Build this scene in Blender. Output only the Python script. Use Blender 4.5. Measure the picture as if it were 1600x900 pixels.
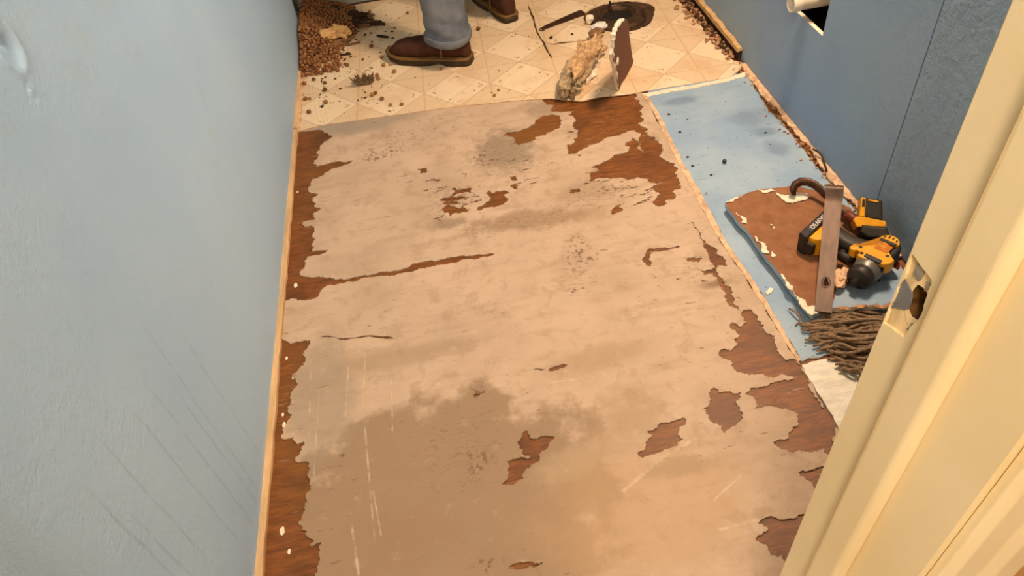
import bpy, bmesh, math, random
import numpy as np
from mathutils import Vector, Matrix, noise as mnoise
from mathutils.geometry import delaunay_2d_cdt

# ------------------------------------------------------------------ scene, camera, light
scene = bpy.context.scene
for o in list(bpy.data.objects): bpy.data.objects.remove(o)
C = scene.collection
FPX = 1130.25
CAMH = 1.27
RW = np.array([[0.9816002, -0.18537414, 0.04579812],
               [-0.16399708, -0.69559517, 0.69946574],
               [-0.09780591, -0.69410647, -0.71319717]])   # world axes in camera axes (right, down, forward)
cam_d = bpy.data.cameras.new('camera'); cam = bpy.data.objects.new('camera', cam_d); C.objects.link(cam)
cam_d.sensor_width = 36.0; cam_d.lens = FPX / 1600 * 36; cam_d.clip_start = 0.01
M4 = Matrix.Identity(4)
for i in range(3):
    M4[i][0] = RW[i][0]; M4[i][1] = -RW[i][1]; M4[i][2] = -RW[i][2]
M4[2][3] = CAMH
cam.matrix_world = M4
scene.camera = cam
vs = scene.view_settings
vs.view_transform = 'Standard'; vs.look = 'None'; vs.gamma = 1.0; vs.use_curve_mapping = False; vs.exposure = 0.45

world = bpy.data.worlds.new('world'); scene.world = world; world.use_nodes = True
world.node_tree.nodes['Background'].inputs[0].default_value = (1.0, 0.88, 0.72, 1)
world.node_tree.nodes['Background'].inputs[1].default_value = 0.05

BULB_STRENGTH = 505.0          # vanity bulbs (fixture built further down)
HALL_STRENGTH = 134.0           # hall ceiling lamp behind the camera
BULB_COLOR = (1.0, 0.75, 0.53)
HALL_COLOR = (1.0, 0.84, 0.66)

XL, XR = -0.497, 1.001         # side walls
YB = 3.04                      # back wall
YJ0, YJ1 = 0.18, 0.306         # front (door) wall
ZC = 2.4

# ------------------------------------------------------------------ helpers
def ray(px, py):
    return RW @ np.array([px - 800.0, py - 450.0, FPX])
def F(px, py, z=0.0):                       # where the sight line of a photo point meets the level z
    r = ray(px, py); t = (CAMH - z) / -r[2]
    return Vector((r[0]*t, r[1]*t, z))
def F2(px, py, z=0.0):
    v = F(px, py, z); return (v.x, v.y)
def WX(px, py, x):
    r = ray(px, py); t = x / r[0]
    return Vector((x, r[1]*t, CAMH + r[2]*t))
def RP(px, py, p0, n):
    r = Vector(ray(px, py)); o = Vector((0, 0, CAMH))
    t = (Vector(p0) - o).dot(n) / r.dot(n)
    return o + r*t
def crop(x0, y0, s, pts):
    return [(x0 + s*a, y0 + s*b) for a, b in pts]

def link(o, parent=None):
    C.objects.link(o)
    if parent: o.parent = parent
    return o
def mesh_obj(name, me, m=None, parent=None):
    o = bpy.data.objects.new(name, me)
    if m is not None and not me.materials: me.materials.append(m)
    return link(o, parent)
def obj(name, bm, m=None, parent=None, smooth=False):
    bmesh.ops.recalc_face_normals(bm, faces=bm.faces)
    me = bpy.data.meshes.new(name); bm.to_mesh(me); bm.free()
    if smooth:
        for p in me.polygons: p.use_smooth = True
    return mesh_obj(name, me, m, parent)
def empty(name, loc=(0, 0, 0), mat=None):
    o = bpy.data.objects.new(name, None); C.objects.link(o)
    o.empty_display_size = 0.05
    if mat is not None: o.matrix_world = mat
    else: o.location = loc
    return o
def tag(o, label=None, cat=None, group=None, kind=None):
    if label: o['label'] = label
    if cat: o['category'] = cat
    if group: o['group'] = group
    if kind: o['kind'] = kind
    return o

def bx(bm, lo, hi, bev=0.0, mat=None, seg=2):
    r = bmesh.ops.create_cube(bm, size=1.0)
    vsx = r['verts']
    c = [(a+b)/2 for a, b in zip(lo, hi)]; s = [b-a for a, b in zip(lo, hi)]
    for v in vsx:
        v.co = Vector((c[0]+v.co.x*s[0], c[1]+v.co.y*s[1], c[2]+v.co.z*s[2]))
    if bev > 0:
        es = list({e for v in vsx for e in v.link_edges})
        g = bmesh.ops.bevel(bm, geom=es, offset=bev, segments=seg, affect='EDGES', profile=0.5)
        vsx = list({v for f in g['faces'] for v in f.verts} | {v for v in vsx if v.is_valid})
    if mat is not None:
        for v in vsx: v.co = mat @ v.co
    return vsx
def prism(bm, poly, z0, z1, bev=0.0, mat=None, seg=2):
    lo = [bm.verts.new((x, y, z0)) for x, y in poly]; hi = [bm.verts.new((x, y, z1)) for x, y in poly]
    n = len(poly); fs = [bm.faces.new(lo[::-1]), bm.faces.new(hi)]
    for i in range(n): fs.append(bm.faces.new((lo[i], lo[(i+1) % n], hi[(i+1) % n], hi[i])))
    vv = lo + hi
    if bev > 0:
        es = list({e for f in fs[:2] for e in f.edges})
        g = bmesh.ops.bevel(bm, geom=es, offset=bev, segments=seg, affect='EDGES', profile=0.5)
        vv = list({v for f in g['faces'] for v in f.verts} | {v for v in vv if v.is_valid})
    if mat is not None:
        for v in vv: v.co = mat @ v.co
    return vv
def rings(bm, rs, cap=True):                # rs: list of equal-length rings of points
    vv = [[bm.verts.new(p) for p in r] for r in rs]; n = len(rs[0])
    for a, b in zip(vv[:-1], vv[1:]):
        for i in range(n): bm.faces.new((a[i], a[(i+1) % n], b[(i+1) % n], b[i]))
    if cap:
        bm.faces.new(vv[0][::-1]); bm.faces.new(vv[-1])
    return vv
def tube(bm, pts, rad, n=8, cap=True, flat=None):
    pts = [Vector(p) for p in pts]
    if not hasattr(rad, '__len__'): rad = [rad]*len(pts)
    rs = []; up = Vector((0, 0, 1)); last = None
    for i, p in enumerate(pts):
        t = (pts[min(i+1, len(pts)-1)] - pts[max(i-1, 0)]).normalized()
        if last is None:
            a = t.cross(up)
            if a.length < 1e-3: a = t.cross(Vector((0, 1, 0)))
            a.normalize()
        else:
            a = (last - t*last.dot(t)).normalized()
        last = a; b = t.cross(a)
        rs.append([p + a*math.cos(k*2*math.pi/n)*rad[i] + b*math.sin(k*2*math.pi/n)*rad[i]*(flat or 1) for k in range(n)])
    return rings(bm, rs, cap)
def lathe(bm, prof, n=20, mat=None, axis='z', cap=True):   # prof: (radius, height)
    rs = []
    for r, h in prof:
        ring = []
        for k in range(n):
            a = 2*math.pi*k/n
            p = Vector((r*math.cos(a), r*math.sin(a), h)) if axis == 'z' else Vector((h, r*math.cos(a), r*math.sin(a)))
            ring.append(mat @ p if mat is not None else p)
        rs.append(ring)
    return rings(bm, rs, cap)

def rag(poly, amp=0.22, minlen=0.006, seed=0, ax=1.6, ay=0.8, closed=True):
    rnd = random.Random(seed); pts = [Vector((p[0], p[1])) for p in poly]
    for _ in range(7):
        out = []; n = len(pts); m = n if closed else n-1; ch = False
        for i in range(m):
            a, b = pts[i], pts[(i+1) % n]; L = (b-a).length
            out.append(a)
            if L > minlen:
                ch = True; k = min(L, 0.05)
                c = (a+b)/2 + Vector((rnd.uniform(-1, 1)*ax, rnd.uniform(-1, 1)*ay))*k*amp
                out.append(c)
        if not closed: out.append(pts[-1])
        pts = out
        if not ch: break
    return [(p.x, p.y) for p in pts]
def inpoly(P, poly):
    x, y = P[:, 0], P[:, 1]; poly = np.array(poly); c = np.zeros(len(P), bool); n = len(poly)
    j = n-1
    for i in range(n):
        xi, yi = poly[i]; xj, yj = poly[j]
        if yi != yj:
            k = ((yi > y) != (yj > y)) & (x < (xj-xi)*(y-yi)/(yj-yi)+xi)
            c ^= k
        j = i
    return c
def sheet(name, outer, holes, z0, z1, m, parent=None, lift=0.0, seed=1, bottom=False, warp=None, side_mat=None, extra=()):
    vc = []; ed = []
    for loop in [outer] + list(holes):
        b = len(vc); n = len(loop)
        vc += [Vector((p[0], p[1])) for p in loop]
        ed += [(b+i, b+(i+1) % n) for i in range(n)]
    vc += [Vector((p[0], p[1])) for p in extra]
    V, E, Fc, *_ = delaunay_2d_cdt(vc, ed, [], 0, 1e-6)
    P = np.array([[v.x, v.y] for v in V]); T = np.array([list(f) for f in Fc])
    cen = P[T].mean(1); ok = inpoly(cen, outer)
    for h in holes: ok &= ~inpoly(cen, h)
    T = T[ok]
    cnt = {}
    for t in T:
        for a, b in ((t[0], t[1]), (t[1], t[2]), (t[2], t[0])):
            cnt[(int(a), int(b))] = 1
    bound = [(a, b) for (a, b) in cnt if (b, a) not in cnt]
    bv = {a for e in bound for a in e}
    rnd = random.Random(seed)
    used = sorted({int(i) for t in T for i in t}); idx = {u: i for i, u in enumerate(used)}
    verts = []
    for u in used:
        z = z1 + (abs(rnd.gauss(0, 1))*lift if u in bv else 0)
        if warp: z += warp(P[u][0], P[u][1])
        verts.append((P[u][0], P[u][1], z))
    nT = len(used)
    for u in used:
        w = warp(P[u][0], P[u][1]) if warp else 0
        verts.append((P[u][0], P[u][1], z0 + w))
    faces = [tuple(idx[int(i)] for i in t) for t in T]; nt = len(faces)
    if bottom: faces += [tuple(idx[int(i)]+nT for i in t[::-1]) for t in T]
    nb = len(faces)
    faces += [(idx[b], idx[a], idx[a]+nT, idx[b]+nT) for a, b in bound]
    me = bpy.data.meshes.new(name); me.from_pydata(verts, [], faces)
    me.materials.append(m)
    if side_mat is not None:
        me.materials.append(side_mat)
        for p in me.polygons[nb:]: p.material_index = 1
    me.update()
    return mesh_obj(name, me, None, parent)

# ------------------------------------------------------------------ node helpers
class S:
    def __init__(s, nt, sock): s.nt = nt; s.k = sock
    def _m(s, op, *o):
        n = s.nt.nodes.new('ShaderNodeMath'); n.operation = op
        for i, v in enumerate((s,) + o):
            if isinstance(v, S): s.nt.links.new(v.k, n.inputs[i])
            else: n.inputs[i].default_value = v
        return S(s.nt, n.outputs[0])
    def __add__(s, o): return s._m('ADD', o)
    __radd__ = __add__
    def __sub__(s, o): return s._m('SUBTRACT', o)
    def __mul__(s, o): return s._m('MULTIPLY', o)
    __rmul__ = __mul__
    def __truediv__(s, o): return s._m('DIVIDE', o)
    def lt(s, o): return s._m('LESS_THAN', o)
    def gt(s, o): return s._m('GREATER_THAN', o)
    def abs(s): return s._m('ABSOLUTE')
    def floor(s): return s._m('FLOOR')
    def frac(s): return s._m('FRACT')
    def mod(s, o): return s._m('FLOORED_MODULO', o)
    def sqrt(s): return s._m('SQRT')
    def max(s, o): return s._m('MAXIMUM', o)
    def min(s, o): return s._m('MINIMUM', o)
    def inv(s): return s*-1.0 + 1.0
    def smooth(s, a, b, lo=0.0, hi=1.0):
        n = s.nt.nodes.new('ShaderNodeMapRange'); n.interpolation_type = 'SMOOTHSTEP'
        n.inputs[1].default_value = a; n.inputs[2].default_value = b; n.inputs[3].default_value = lo; n.inputs[4].default_value = hi
        s.nt.links.new(s.k, n.inputs[0]); return S(s.nt, n.outputs[0])
def c4(c): return (c[0], c[1], c[2], 1.0)
def lin(r, g, b):
    f = lambda v: (v/255/12.92) if v/255 <= 0.04045 else ((v/255+0.055)/1.055)**2.4
    return (f(r), f(g), f(b))
class Mat:
    def __init__(s, name, color=(0.5, 0.5, 0.5), rough=0.7, metal=0.0, spec=0.3):
        s.m = bpy.data.materials.new(name); s.m.use_nodes = True; s.nt = s.m.node_tree
        s.b = s.nt.nodes['Principled BSDF']
        s.b.inputs['Roughness'].default_value = rough; s.b.inputs['Metallic'].default_value = metal
        s.b.inputs['Specular IOR Level'].default_value = spec
        s.col = color; s.base(color)
        s.tc = s.nt.nodes.new('ShaderNodeTexCoord')
    def co(s, scale=(1, 1, 1), rot=(0, 0, 0), loc=(0, 0, 0)):
        n = s.nt.nodes.new('ShaderNodeMapping'); n.inputs['Scale'].default_value = scale
        n.inputs['Rotation'].default_value = rot; n.inputs['Location'].default_value = loc
        s.nt.links.new(s.tc.outputs['Object'], n.inputs[0]); return n.outputs[0]
    def xyz(s, vec=None):
        n = s.nt.nodes.new('ShaderNodeSeparateXYZ'); s.nt.links.new(vec or s.tc.outputs['Object'], n.inputs[0])
        return [S(s.nt, o) for o in n.outputs]
    def noise(s, scale, detail=4, rough=0.55, vec=None, dist=0.0):
        n = s.nt.nodes.new('ShaderNodeTexNoise'); n.inputs['Scale'].default_value = scale
        n.inputs['Detail'].default_value = detail; n.inputs['Roughness'].default_value = rough; n.inputs['Distortion'].default_value = dist
        s.nt.links.new(vec or s.tc.outputs['Object'], n.inputs['Vector']); return S(s.nt, n.outputs[0])
    def vor(s, scale, vec=None):
        n = s.nt.nodes.new('ShaderNodeTexVoronoi'); n.inputs['Scale'].default_value = scale
        s.nt.links.new(vec or s.tc.outputs['Object'], n.inputs['Vector']); return S(s.nt, n.outputs[0])
    def mix(s, fac, a, b):
        n = s.nt.nodes.new('ShaderNodeMix'); n.data_type = 'RGBA'
        for v, i in ((fac, 0), (a, 6), (b, 7)):
            if isinstance(v, S): s.nt.links.new(v.k, n.inputs[i])
            elif hasattr(v, 'is_output'): s.nt.links.new(v, n.inputs[i])
            else: n.inputs[i].default_value = v if i == 0 else c4(v)
        return n.outputs[2]
    def base(s, c):
        if hasattr(c, 'is_output'): s.nt.links.new(c, s.b.inputs['Base Color'])
        else: s.b.inputs['Base Color'].default_value = c4(c)
    def bump(s, h, strength=0.3, dist=0.002):
        n = s.nt.nodes.new('ShaderNodeBump'); n.inputs['Strength'].default_value = strength; n.inputs['Distance'].default_value = dist
        s.nt.links.new(h.k, n.inputs['Height']); s.nt.links.new(n.outputs[0], s.b.inputs['Normal'])
    def seg(s, a, b, w, soft=0.4):                 # mask of a thin stroke from a to b (floor coordinates)
        dx, dy = b[0]-a[0], b[1]-a[1]; L = math.hypot(dx, dy); x, y, z = s._xyz
        ux, uy = dx/L, dy/L
        u = (x - a[0])*ux + (y - a[1])*uy
        v = (x - a[0])*(-uy) + (y - a[1])*ux
        du = (u - L/2).abs().smooth(L/2*0.8, L/2, 1, 0)
        dv = v.abs().smooth(w*soft, w, 1, 0)
        return du*dv
    def blob(s, c, r, soft=0.6, ang=0.0, wob=None):
        x, y, z = s._xyz; ca, sa = math.cos(ang), math.sin(ang)
        u = ((x - c[0])*ca + (y - c[1])*sa)/r[0]; v = ((y - c[1])*ca - (x - c[0])*sa)/r[1]
        d = (u*u + v*v).sqrt()
        if wob is not None: d = d + wob
        return d.smooth(soft, 1.0, 1, 0)
def simple(name, color, rough=0.7, metal=0.0, var=0.25, scale=60, bump=0.15, spec=0.3, stretch=(1, 1, 1)):
    m = Mat(name, color, rough, metal, spec)
    n = m.noise(scale, 5, 0.6, m.co(stretch))
    m.base(m.mix(n.smooth(0.3, 0.7), [c*(1-var) for c in color], [min(1, c*(1+var)) for c in color]))
    if bump: m.bump(n, bump, 0.002)
    return m.m

# ------------------------------------------------------------------ materials
def m_plywood():
    m = Mat('bare plywood', rough=0.5, spec=0.35); m._xyz = m.xyz()
    n1 = m.noise(11, 6, 0.7, m.co((1.6, 9, 1)), 0.9); n2 = m.noise(3.0, 4, 0.6); n3 = m.noise(60, 3, 0.6, m.co((0.5, 6, 1)))
    c = m.mix(n1.smooth(0.32, 0.68), lin(96, 54, 22), lin(140, 84, 36))
    c = m.mix(n2.smooth(0.45, 0.72)*0.65, c, lin(128, 84, 34))
    c = m.mix(n3.smooth(0.56, 0.75)*0.5, c, lin(66, 36, 20))
    fleck = m.noise(38, 4, 0.65)
    c = m.mix(fleck.smooth(0.70, 0.74)*0.8, c, lin(205, 160, 110))
    res = m.noise(20, 5, 0.7, m.co((0.8, 5, 1))); area = m.noise(7, 2, 0.5)
    c = m.mix(res.smooth(0.58, 0.66)*area.smooth(0.50, 0.62)*0.55, c, lin(178, 140, 106))
    c = m.mix(area.smooth(0.35, 0.48, 1, 0)*0.4, c, lin(70, 40, 24))
    m.base(c); m.bump(n1*0.6 + n3*0.4, 0.35, 0.002); return m.m
def m_backing():
    m = Mat('torn vinyl backing', rough=0.85, spec=0.15); m._xyz = m.xyz()
    n1 = m.noise(5, 5, 0.6); n2 = m.noise(28, 5, 0.65); n3 = m.noise(12, 5, 0.6, m.co((0.5, 2.4, 1))); fine = m.noise(160, 3, 0.6)
    c = m.mix(n1.smooth(0.3, 0.7), lin(186, 160, 135), lin(203, 176, 150))
    c = m.mix(n3.smooth(0.46, 0.70)*0.35, c, lin(168, 140, 114))
    mot = m.noise(17, 6, 0.7, None, 0.4)
    c = m.mix(mot.smooth(0.50, 0.66)*0.45, c, lin(164, 138, 112))
    wob = (m.noise(9, 5, 0.65) - 0.5)*1.1
    wob2 = (m.noise(22, 5, 0.7) - 0.5)*1.5
    # water stains and dirt
    def st(px, py, r, col, k, soft=0.55, ang=0.0, w=wob):
        nonlocal c
        c = m.mix(m.blob(F2(px, py), r, soft, ang, w)*k, c, lin(*col))
    st(690, 800, (0.36, 0.30), (150, 124, 98), 0.9, 0.78)
    st(1010, 800, (0.26, 0.20), (186, 152, 116), 0.6, 0.4)
    st(620, 560, (0.20, 0.05), (162, 136, 108), 0.6, 0.4)
    st(930, 560, (0.16, 0.05), (176, 148, 118), 0.7, 0.2, 0.1, wob2)
    st(980, 650, (0.12, 0.10), (168, 140, 110), 0.6, 0.2, 0.1, wob2)
    st(620, 850, (0.16, 0.12), (148, 120, 92), 0.5, 0.2, 0.0, wob2)
    st(900, 720, (0.14, 0.05), (180, 154, 124), 0.7, 0.2, 0.3, wob2)
    st(500, 620, (0.10, 0.22), (158, 140, 120), 0.6, 0.5)
    st(560, 195, (0.30, 0.07), (158, 142, 126), 0.8, 0.4)
    st(790, 235, (0.13, 0.15), (140, 122, 102), 0.75, 0.35, 0.0, wob2)
    st(850, 170, (0.10, 0.07), (150, 128, 106), 0.7, 0.3, 0.0, wob2)
    st(830, 345, (0.26, 0.055), (158, 130, 104), 0.85, 0.3, -0.12, wob2)
    st(700, 350, (0.08, 0.035), (134, 112, 90), 0.6, 0.2, 0, wob2)
    st(905, 300, (0.10, 0.05), (170, 144, 116), 0.7, 0.5)
    st(1060, 730, (0.10, 0.03), (164, 138, 108), 0.6, 0.4, 0.0, wob2)
    st(1120, 445, (0.05, 0.02), (120, 92, 66), 0.7, 0.2, 0.0, wob2)
    # small dark scuffs inside a few areas, dark flecks everywhere
    sc = m.noise(55, 4, 0.7, m.co((0.45, 1.7, 1), (0, 0, 0.35))); dens = m.noise(3.2, 2, 0.5)
    c = m.mix(sc.smooth(0.63, 0.69)*dens.smooth(0.44, 0.60)*0.8, c, lin(122, 96, 74))
    for px, py, r in ((905, 400, (0.055, 0.085)), (900, 455, (0.04, 0.025)), (955, 297, (0.075, 0.025)), (715, 315, (0.05, 0.04)), (760, 245, (0.06, 0.07)), (600, 240, (0.10, 0.05)), (535, 715, (0.012, 0.03)), (745, 720, (0.03, 0.05)), (750, 615, (0.03, 0.03)), (760, 885, (0.04, 0.02))):
        h = m.noise(75, 3, 0.6, m.co((1, 1, 1), (0, 0, 0.5)))
        c = m.mix(m.blob(F2(px, py), r, 0.3, 0, wob2)*h.smooth(0.52, 0.60)*0.8, c, lin(112, 84, 62))
    sp = m.noise(110, 4, 0.7, m.co((0.6, 1.3, 1), (0, 0, 0.3)))
    for px, py, r in ((790, 250, (0.17, 0.20)), (830, 345, (0.28, 0.07)), (700, 310, (0.14, 0.10)), (930, 310, (0.16, 0.09)), (640, 215, (0.24, 0.08)), (1090, 420, (0.10, 0.07)), (900, 430, (0.07, 0.10)), (720, 700, (0.12, 0.15))):
        c = m.mix(m.blob(F2(px, py), r, 0.2, 0, wob2)*sp.smooth(0.52, 0.64)*0.55, c, lin(124, 100, 78))
    c = m.mix(n2.smooth(0.58, 0.8)*0.25, c, lin(222, 200, 174))
    # light scratches
    for i, (a, b, w) in enumerate((((487, 560), (483, 690), 2), ((545, 570), (540, 655), 2.5), ((571, 545), (568, 640), 2), ((568, 640), (586, 845), 2.5), ((583, 765), (597, 842), 2), ((549, 815), (562, 905), 3), ((970, 772), (1030, 720), 4), ((1030, 720), (1090, 684), 4), ((1112, 785), (1160, 742), 2.5), ((612, 590), (614, 680), 2), ((655, 610), (690, 600), 4), ((850, 600), (935, 590), 2), ((1120, 830), (1190, 812), 3), ((500, 600), (490, 760), 1.5))):
        c = m.mix(m.seg(F2(*a), F2(*b), w*0.0012)*n2.smooth(0.38, 0.66)*0.5, c, lin(218, 196, 166))
    m.base(c); m.bump(fine*0.4 + n2*0.6, 0.25, 0.0015); return m.m
def m_vinyl():
    m = Mat('printed vinyl', rough=0.5, spec=0.25)
    n0 = F2(1075, 85)
    x, y, z = m.xyz(m.co()); x0 = x - n0[0]; y0 = y - n0[1]
    a_ = -math.radians(2.2)
    ca, sa = math.cos(a_), math.sin(a_)
    x = x0*ca + y0*sa; y = y0*ca - x0*sa
    k = 1/0.228
    a = (x + y)*k; b = (x - y)*k
    white = (a.floor() + b.floor()).mod(2.0).lt(0.5)
    da = ((a + 0.5).frac() - 0.5).abs(); db = ((b + 0.5).frac() - 0.5).abs()
    n = m.noise(40, 4, 0.6); n2 = m.noise(6, 4, 0.6); n3 = m.noise(120, 3, 0.6)
    edge = da.min(db).smooth(0.008, 0.022, 1, 0)
    gx = ((x/0.114 + 0.5).frac() - 0.5).abs(); gy = ((y/0.114 + 0.5).frac() - 0.5).abs()
    cross = gx.min(gy).smooth(0.012, 0.035, 1, 0)*white.inv()
    c = m.mix(white, lin(226, 198, 160), lin(238, 213, 178))
    c = m.mix(edge*0.45, c, lin(184, 146, 106)); c = m.mix(cross*0.40, c, lin(190, 152, 112))
    fa = (a.frac() - 0.5).abs(); fb = (b.frac() - 0.5).abs()
    o1 = (fa - 0.37).abs().lt(0.022)*fb.gt(0.26)*fb.lt(0.39); o2 = (fb - 0.37).abs().lt(0.022)*fa.gt(0.26)*fa.lt(0.39)
    c = m.mix(o1.max(o2)*white*n3.smooth(0.46, 0.56)*0.75, c, lin(140, 104, 70))
    c = m.mix(n2.smooth(0.45, 0.75)*0.5, c, lin(204, 160, 116))
    c = m.mix(n.smooth(0.62, 0.72)*0.35, c, lin(156, 118, 82))
    m.base(c); m.bump(n3, 0.08, 0.001); return m.m
def m_bluefloor():
    m = Mat('blue painted floor board', rough=0.6, spec=0.25); m._xyz = m.xyz()
    n = m.noise(5, 5, 0.6); n2 = m.noise(26, 5, 0.7, m.co((0.6, 1.6, 1))); w = (m.noise(14, 5, 0.65) - 0.5)*1.2
    c = m.mix(n.smooth(0.35, 0.7), lin(140, 164, 186), lin(164, 182, 195))
    for px, py, r in ((1170, 185, (0.09, 0.08)), (1195, 208, (0.05, 0.03)), (1060, 160, (0.1, 0.03)), (1215, 235, (0.05, 0.06))):
        c = m.mix(m.blob(F2(px, py), r, 0.2, 0, w)*0.65, c, lin(108, 128, 152))
    c = m.mix(n2.smooth(0.60, 0.68)*0.35, c, lin(104, 116, 132))
    d = m.noise(90, 3, 0.6); c = m.mix(d.smooth(0.70, 0.73)*0.8, c, lin(70, 70, 76))
    m.base(c); m.bump(n2, 0.2, 0.002); return m.m
def m_wall(name, c1, c2, peel=1.0, drips=False):
    m = Mat(name, rough=0.55, spec=0.25); x, y, z = m.xyz()
    n = m.noise(2.2, 4, 0.55); f = m.noise(150, 4, 0.65); g = m.noise(38, 4, 0.6)
    c = m.mix(n.smooth(0.3, 0.7), c1, c2)
    if drips:
        for i, (a, b) in enumerate((((200, 500), (400, 745)), ((185, 600), (375, 862)), ((110, 735), (272, 900)), ((215, 560), (396, 835)), ((262, 560), (400, 810)), ((140, 620), (310, 900)), ((250, 480), (405, 700)), ((100, 860), (140, 905)), ((180, 770), (300, 905)))):
            pa, pb = WX(*a, XL), WX(*b, XL); yc = (pa.y + pb.y)/2
            wv = m.noise(7, 2, 0.5)*0.02 - 0.01
            t = (y - yc + wv).abs().smooth(0.0008, 0.0036, 1, 0)*z.smooth(pb.z-0.03, pb.z+0.02)*z.smooth(pa.z-0.12, pa.z+0.02, 1, 0)
            c = m.mix(t*g.smooth(0.30, 0.55)*0.24, c, lin(120, 136, 146))
        c = m.mix(m.noise(5, 5, 0.7).smooth(0.55, 0.75)*0.25, c, lin(168, 182, 180))
    else:
        c = m.mix(m.noise(8, 5, 0.7).smooth(0.55, 0.75)*0.3, c, [v*0.8 for v in c1])
        c = m.mix(g.smooth(0.68, 0.74)*0.3, c, [v*0.7 for v in c1])
    m.base(c); m.bump(f*0.5 + g*0.6*peel, 0.75, 0.005); return m.m
def m_panelbrown():
    m = Mat('brown board backing', rough=0.85, spec=0.15)
    n = m.noise(30, 5, 0.65); n2 = m.noise(5, 3, 0.5)
    c = m.mix(n.smooth(0.3, 0.7), lin(130, 86, 58), lin(150, 104, 72)); c = m.mix(n2.smooth(0.5, 0.8)*0.3, c, lin(120, 70, 40))
    m.base(c); m.bump(n, 0.3, 0.0015); return m.m
def m_jamb():
    m = Mat('cream gloss paint', rough=0.38, spec=0.4)
    n = m.noise(4, 4, 0.6); f = m.noise(70, 4, 0.6, m.co((1, 1, 0.35)))
    c = m.mix(n.smooth(0.3, 0.7), lin(243, 222, 172), lin(250, 232, 188))
    c = m.mix(m.noise(18, 4, 0.6).smooth(0.70, 0.76)*0.3, c, lin(226, 196, 134))
    m.base(c); m.bump(f, 0.12, 0.002); return m.m

PLY = m_plywood(); BACK = m_backing(); VINYL = m_vinyl(); BLUEF = m_bluefloor(); BROWN = m_panelbrown(); JAMB = m_jamb()
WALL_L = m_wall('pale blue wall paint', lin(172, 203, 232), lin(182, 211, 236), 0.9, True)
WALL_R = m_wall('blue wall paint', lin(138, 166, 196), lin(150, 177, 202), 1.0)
WALL_R2 = m_wall('blue wall paint rough', lin(138, 164, 190), lin(150, 176, 198), 2.6)
WALL_B = m_wall('grey green wall paint', lin(150, 150, 134), lin(160, 160, 144))
CEIL = simple('ceiling paint', lin(196, 190, 180), 0.8, var=0.05)
TRIMW = simple('bare pine trim', lin(216, 176, 128), 0.7, var=0.22, scale=30, stretch=(1, 0.15, 1), bump=0.3)
ROT = simple('rotten wood', lin(70, 46, 28), 0.9, var=0.6, scale=45, bump=0.8)
ROT2 = simple('pale rotten wood', lin(172, 128, 92), 0.9, var=0.4, scale=60, bump=0.8)
CAULK = simple('torn caulk and paper', lin(214, 176, 140), 0.85, var=0.3, scale=50, bump=0.5)
PLASTER = simple('white gypsum', lin(238, 222, 196), 0.85, var=0.12, scale=90, bump=0.6)
WHITEF = simple('white scraped floor paint', lin(236, 226, 206), 0.8, var=0.14, scale=40, bump=0.4, stretch=(0.5, 1.6, 1))
PVC = simple('white pvc', lin(232, 220, 196), 0.35, var=0.05, bump=0.05)
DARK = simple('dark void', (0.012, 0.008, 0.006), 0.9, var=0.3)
STEEL = simple('worn steel', lin(90, 70, 58), 0.5, 0.3, var=0.3, scale=45, bump=0.2, stretch=(1, 0.3, 1))
STEELD = simple('dark oily steel', lin(78, 54, 38), 0.4, 0.5, var=0.35, scale=45, bump=0.2)
YEL = simple('yellow tool plastic', lin(238, 164, 22), 0.45, var=0.08, bump=0.05, spec=0.4)
BLK = simple('black tool rubber', lin(38, 32, 26), 0.55, var=0.25, bump=0.1, spec=0.4)
BLKG = simple('charcoal tool plastic', lin(62, 58, 56), 0.45, var=0.2, bump=0.08)
GREYN = simple('grey nose casting', lin(120, 116, 110), 0.4, 0.4, var=0.15, bump=0.1)
RED = simple('red plastic', lin(150, 52, 34), 0.5, var=0.15)
WHITET = simple('white print', lin(225, 215, 205), 0.6, var=0.03, bump=0)
MOP = simple('wet mop yarn', lin(134, 108, 82), 0.9, var=0.4, scale=160, bump=0.8)
LEATHER = simple('brown suede leather', lin(68, 34, 17), 0.75, var=0.25, scale=60, bump=0.25)
SOLE = simple('boot sole rubber', lin(62, 46, 26), 0.6, var=0.2, bump=0.1)
WELT = simple('tan boot welt', lin(112, 80, 40), 0.6, var=0.15)
THREAD = simple('pale boot piping', lin(150, 110, 76), 0.7, var=0.1)
SKIN = simple('skin', lin(205, 155, 125), 0.55, var=0.06)
HAIR = simple('brown hair', lin(60, 40, 26), 0.6, var=0.3)
SHIRT = simple('grey work shirt', lin(96, 100, 104), 0.85, var=0.1)
DENIM = (lambda m: (m.base(m.mix(m.noise(9, 4, 0.6).smooth(0.3, 0.7), lin(92, 98, 108), lin(126, 128, 130))), m.bump(m.noise(260, 3, 0.6), 0.3, 0.001), m.m)[-1])(Mat('faded denim', rough=0.85, spec=0.15))
def m_pebble():
    m = Mat('brown pebble', rough=0.7, spec=0.25)
    oi = m.nt.nodes.new('ShaderNodeObjectInfo'); r = S(m.nt, oi.outputs['Random'])
    c = m.mix(r, lin(112, 68, 38), lin(176, 122, 74)); n = m.noise(180, 3, 0.6)
    m.base(m.mix(n.smooth(0.4, 0.7)*0.4, c, lin(90, 54, 30))); m.bump(n, 0.4, 0.001); return m.m
PEB = m_pebble()

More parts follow.
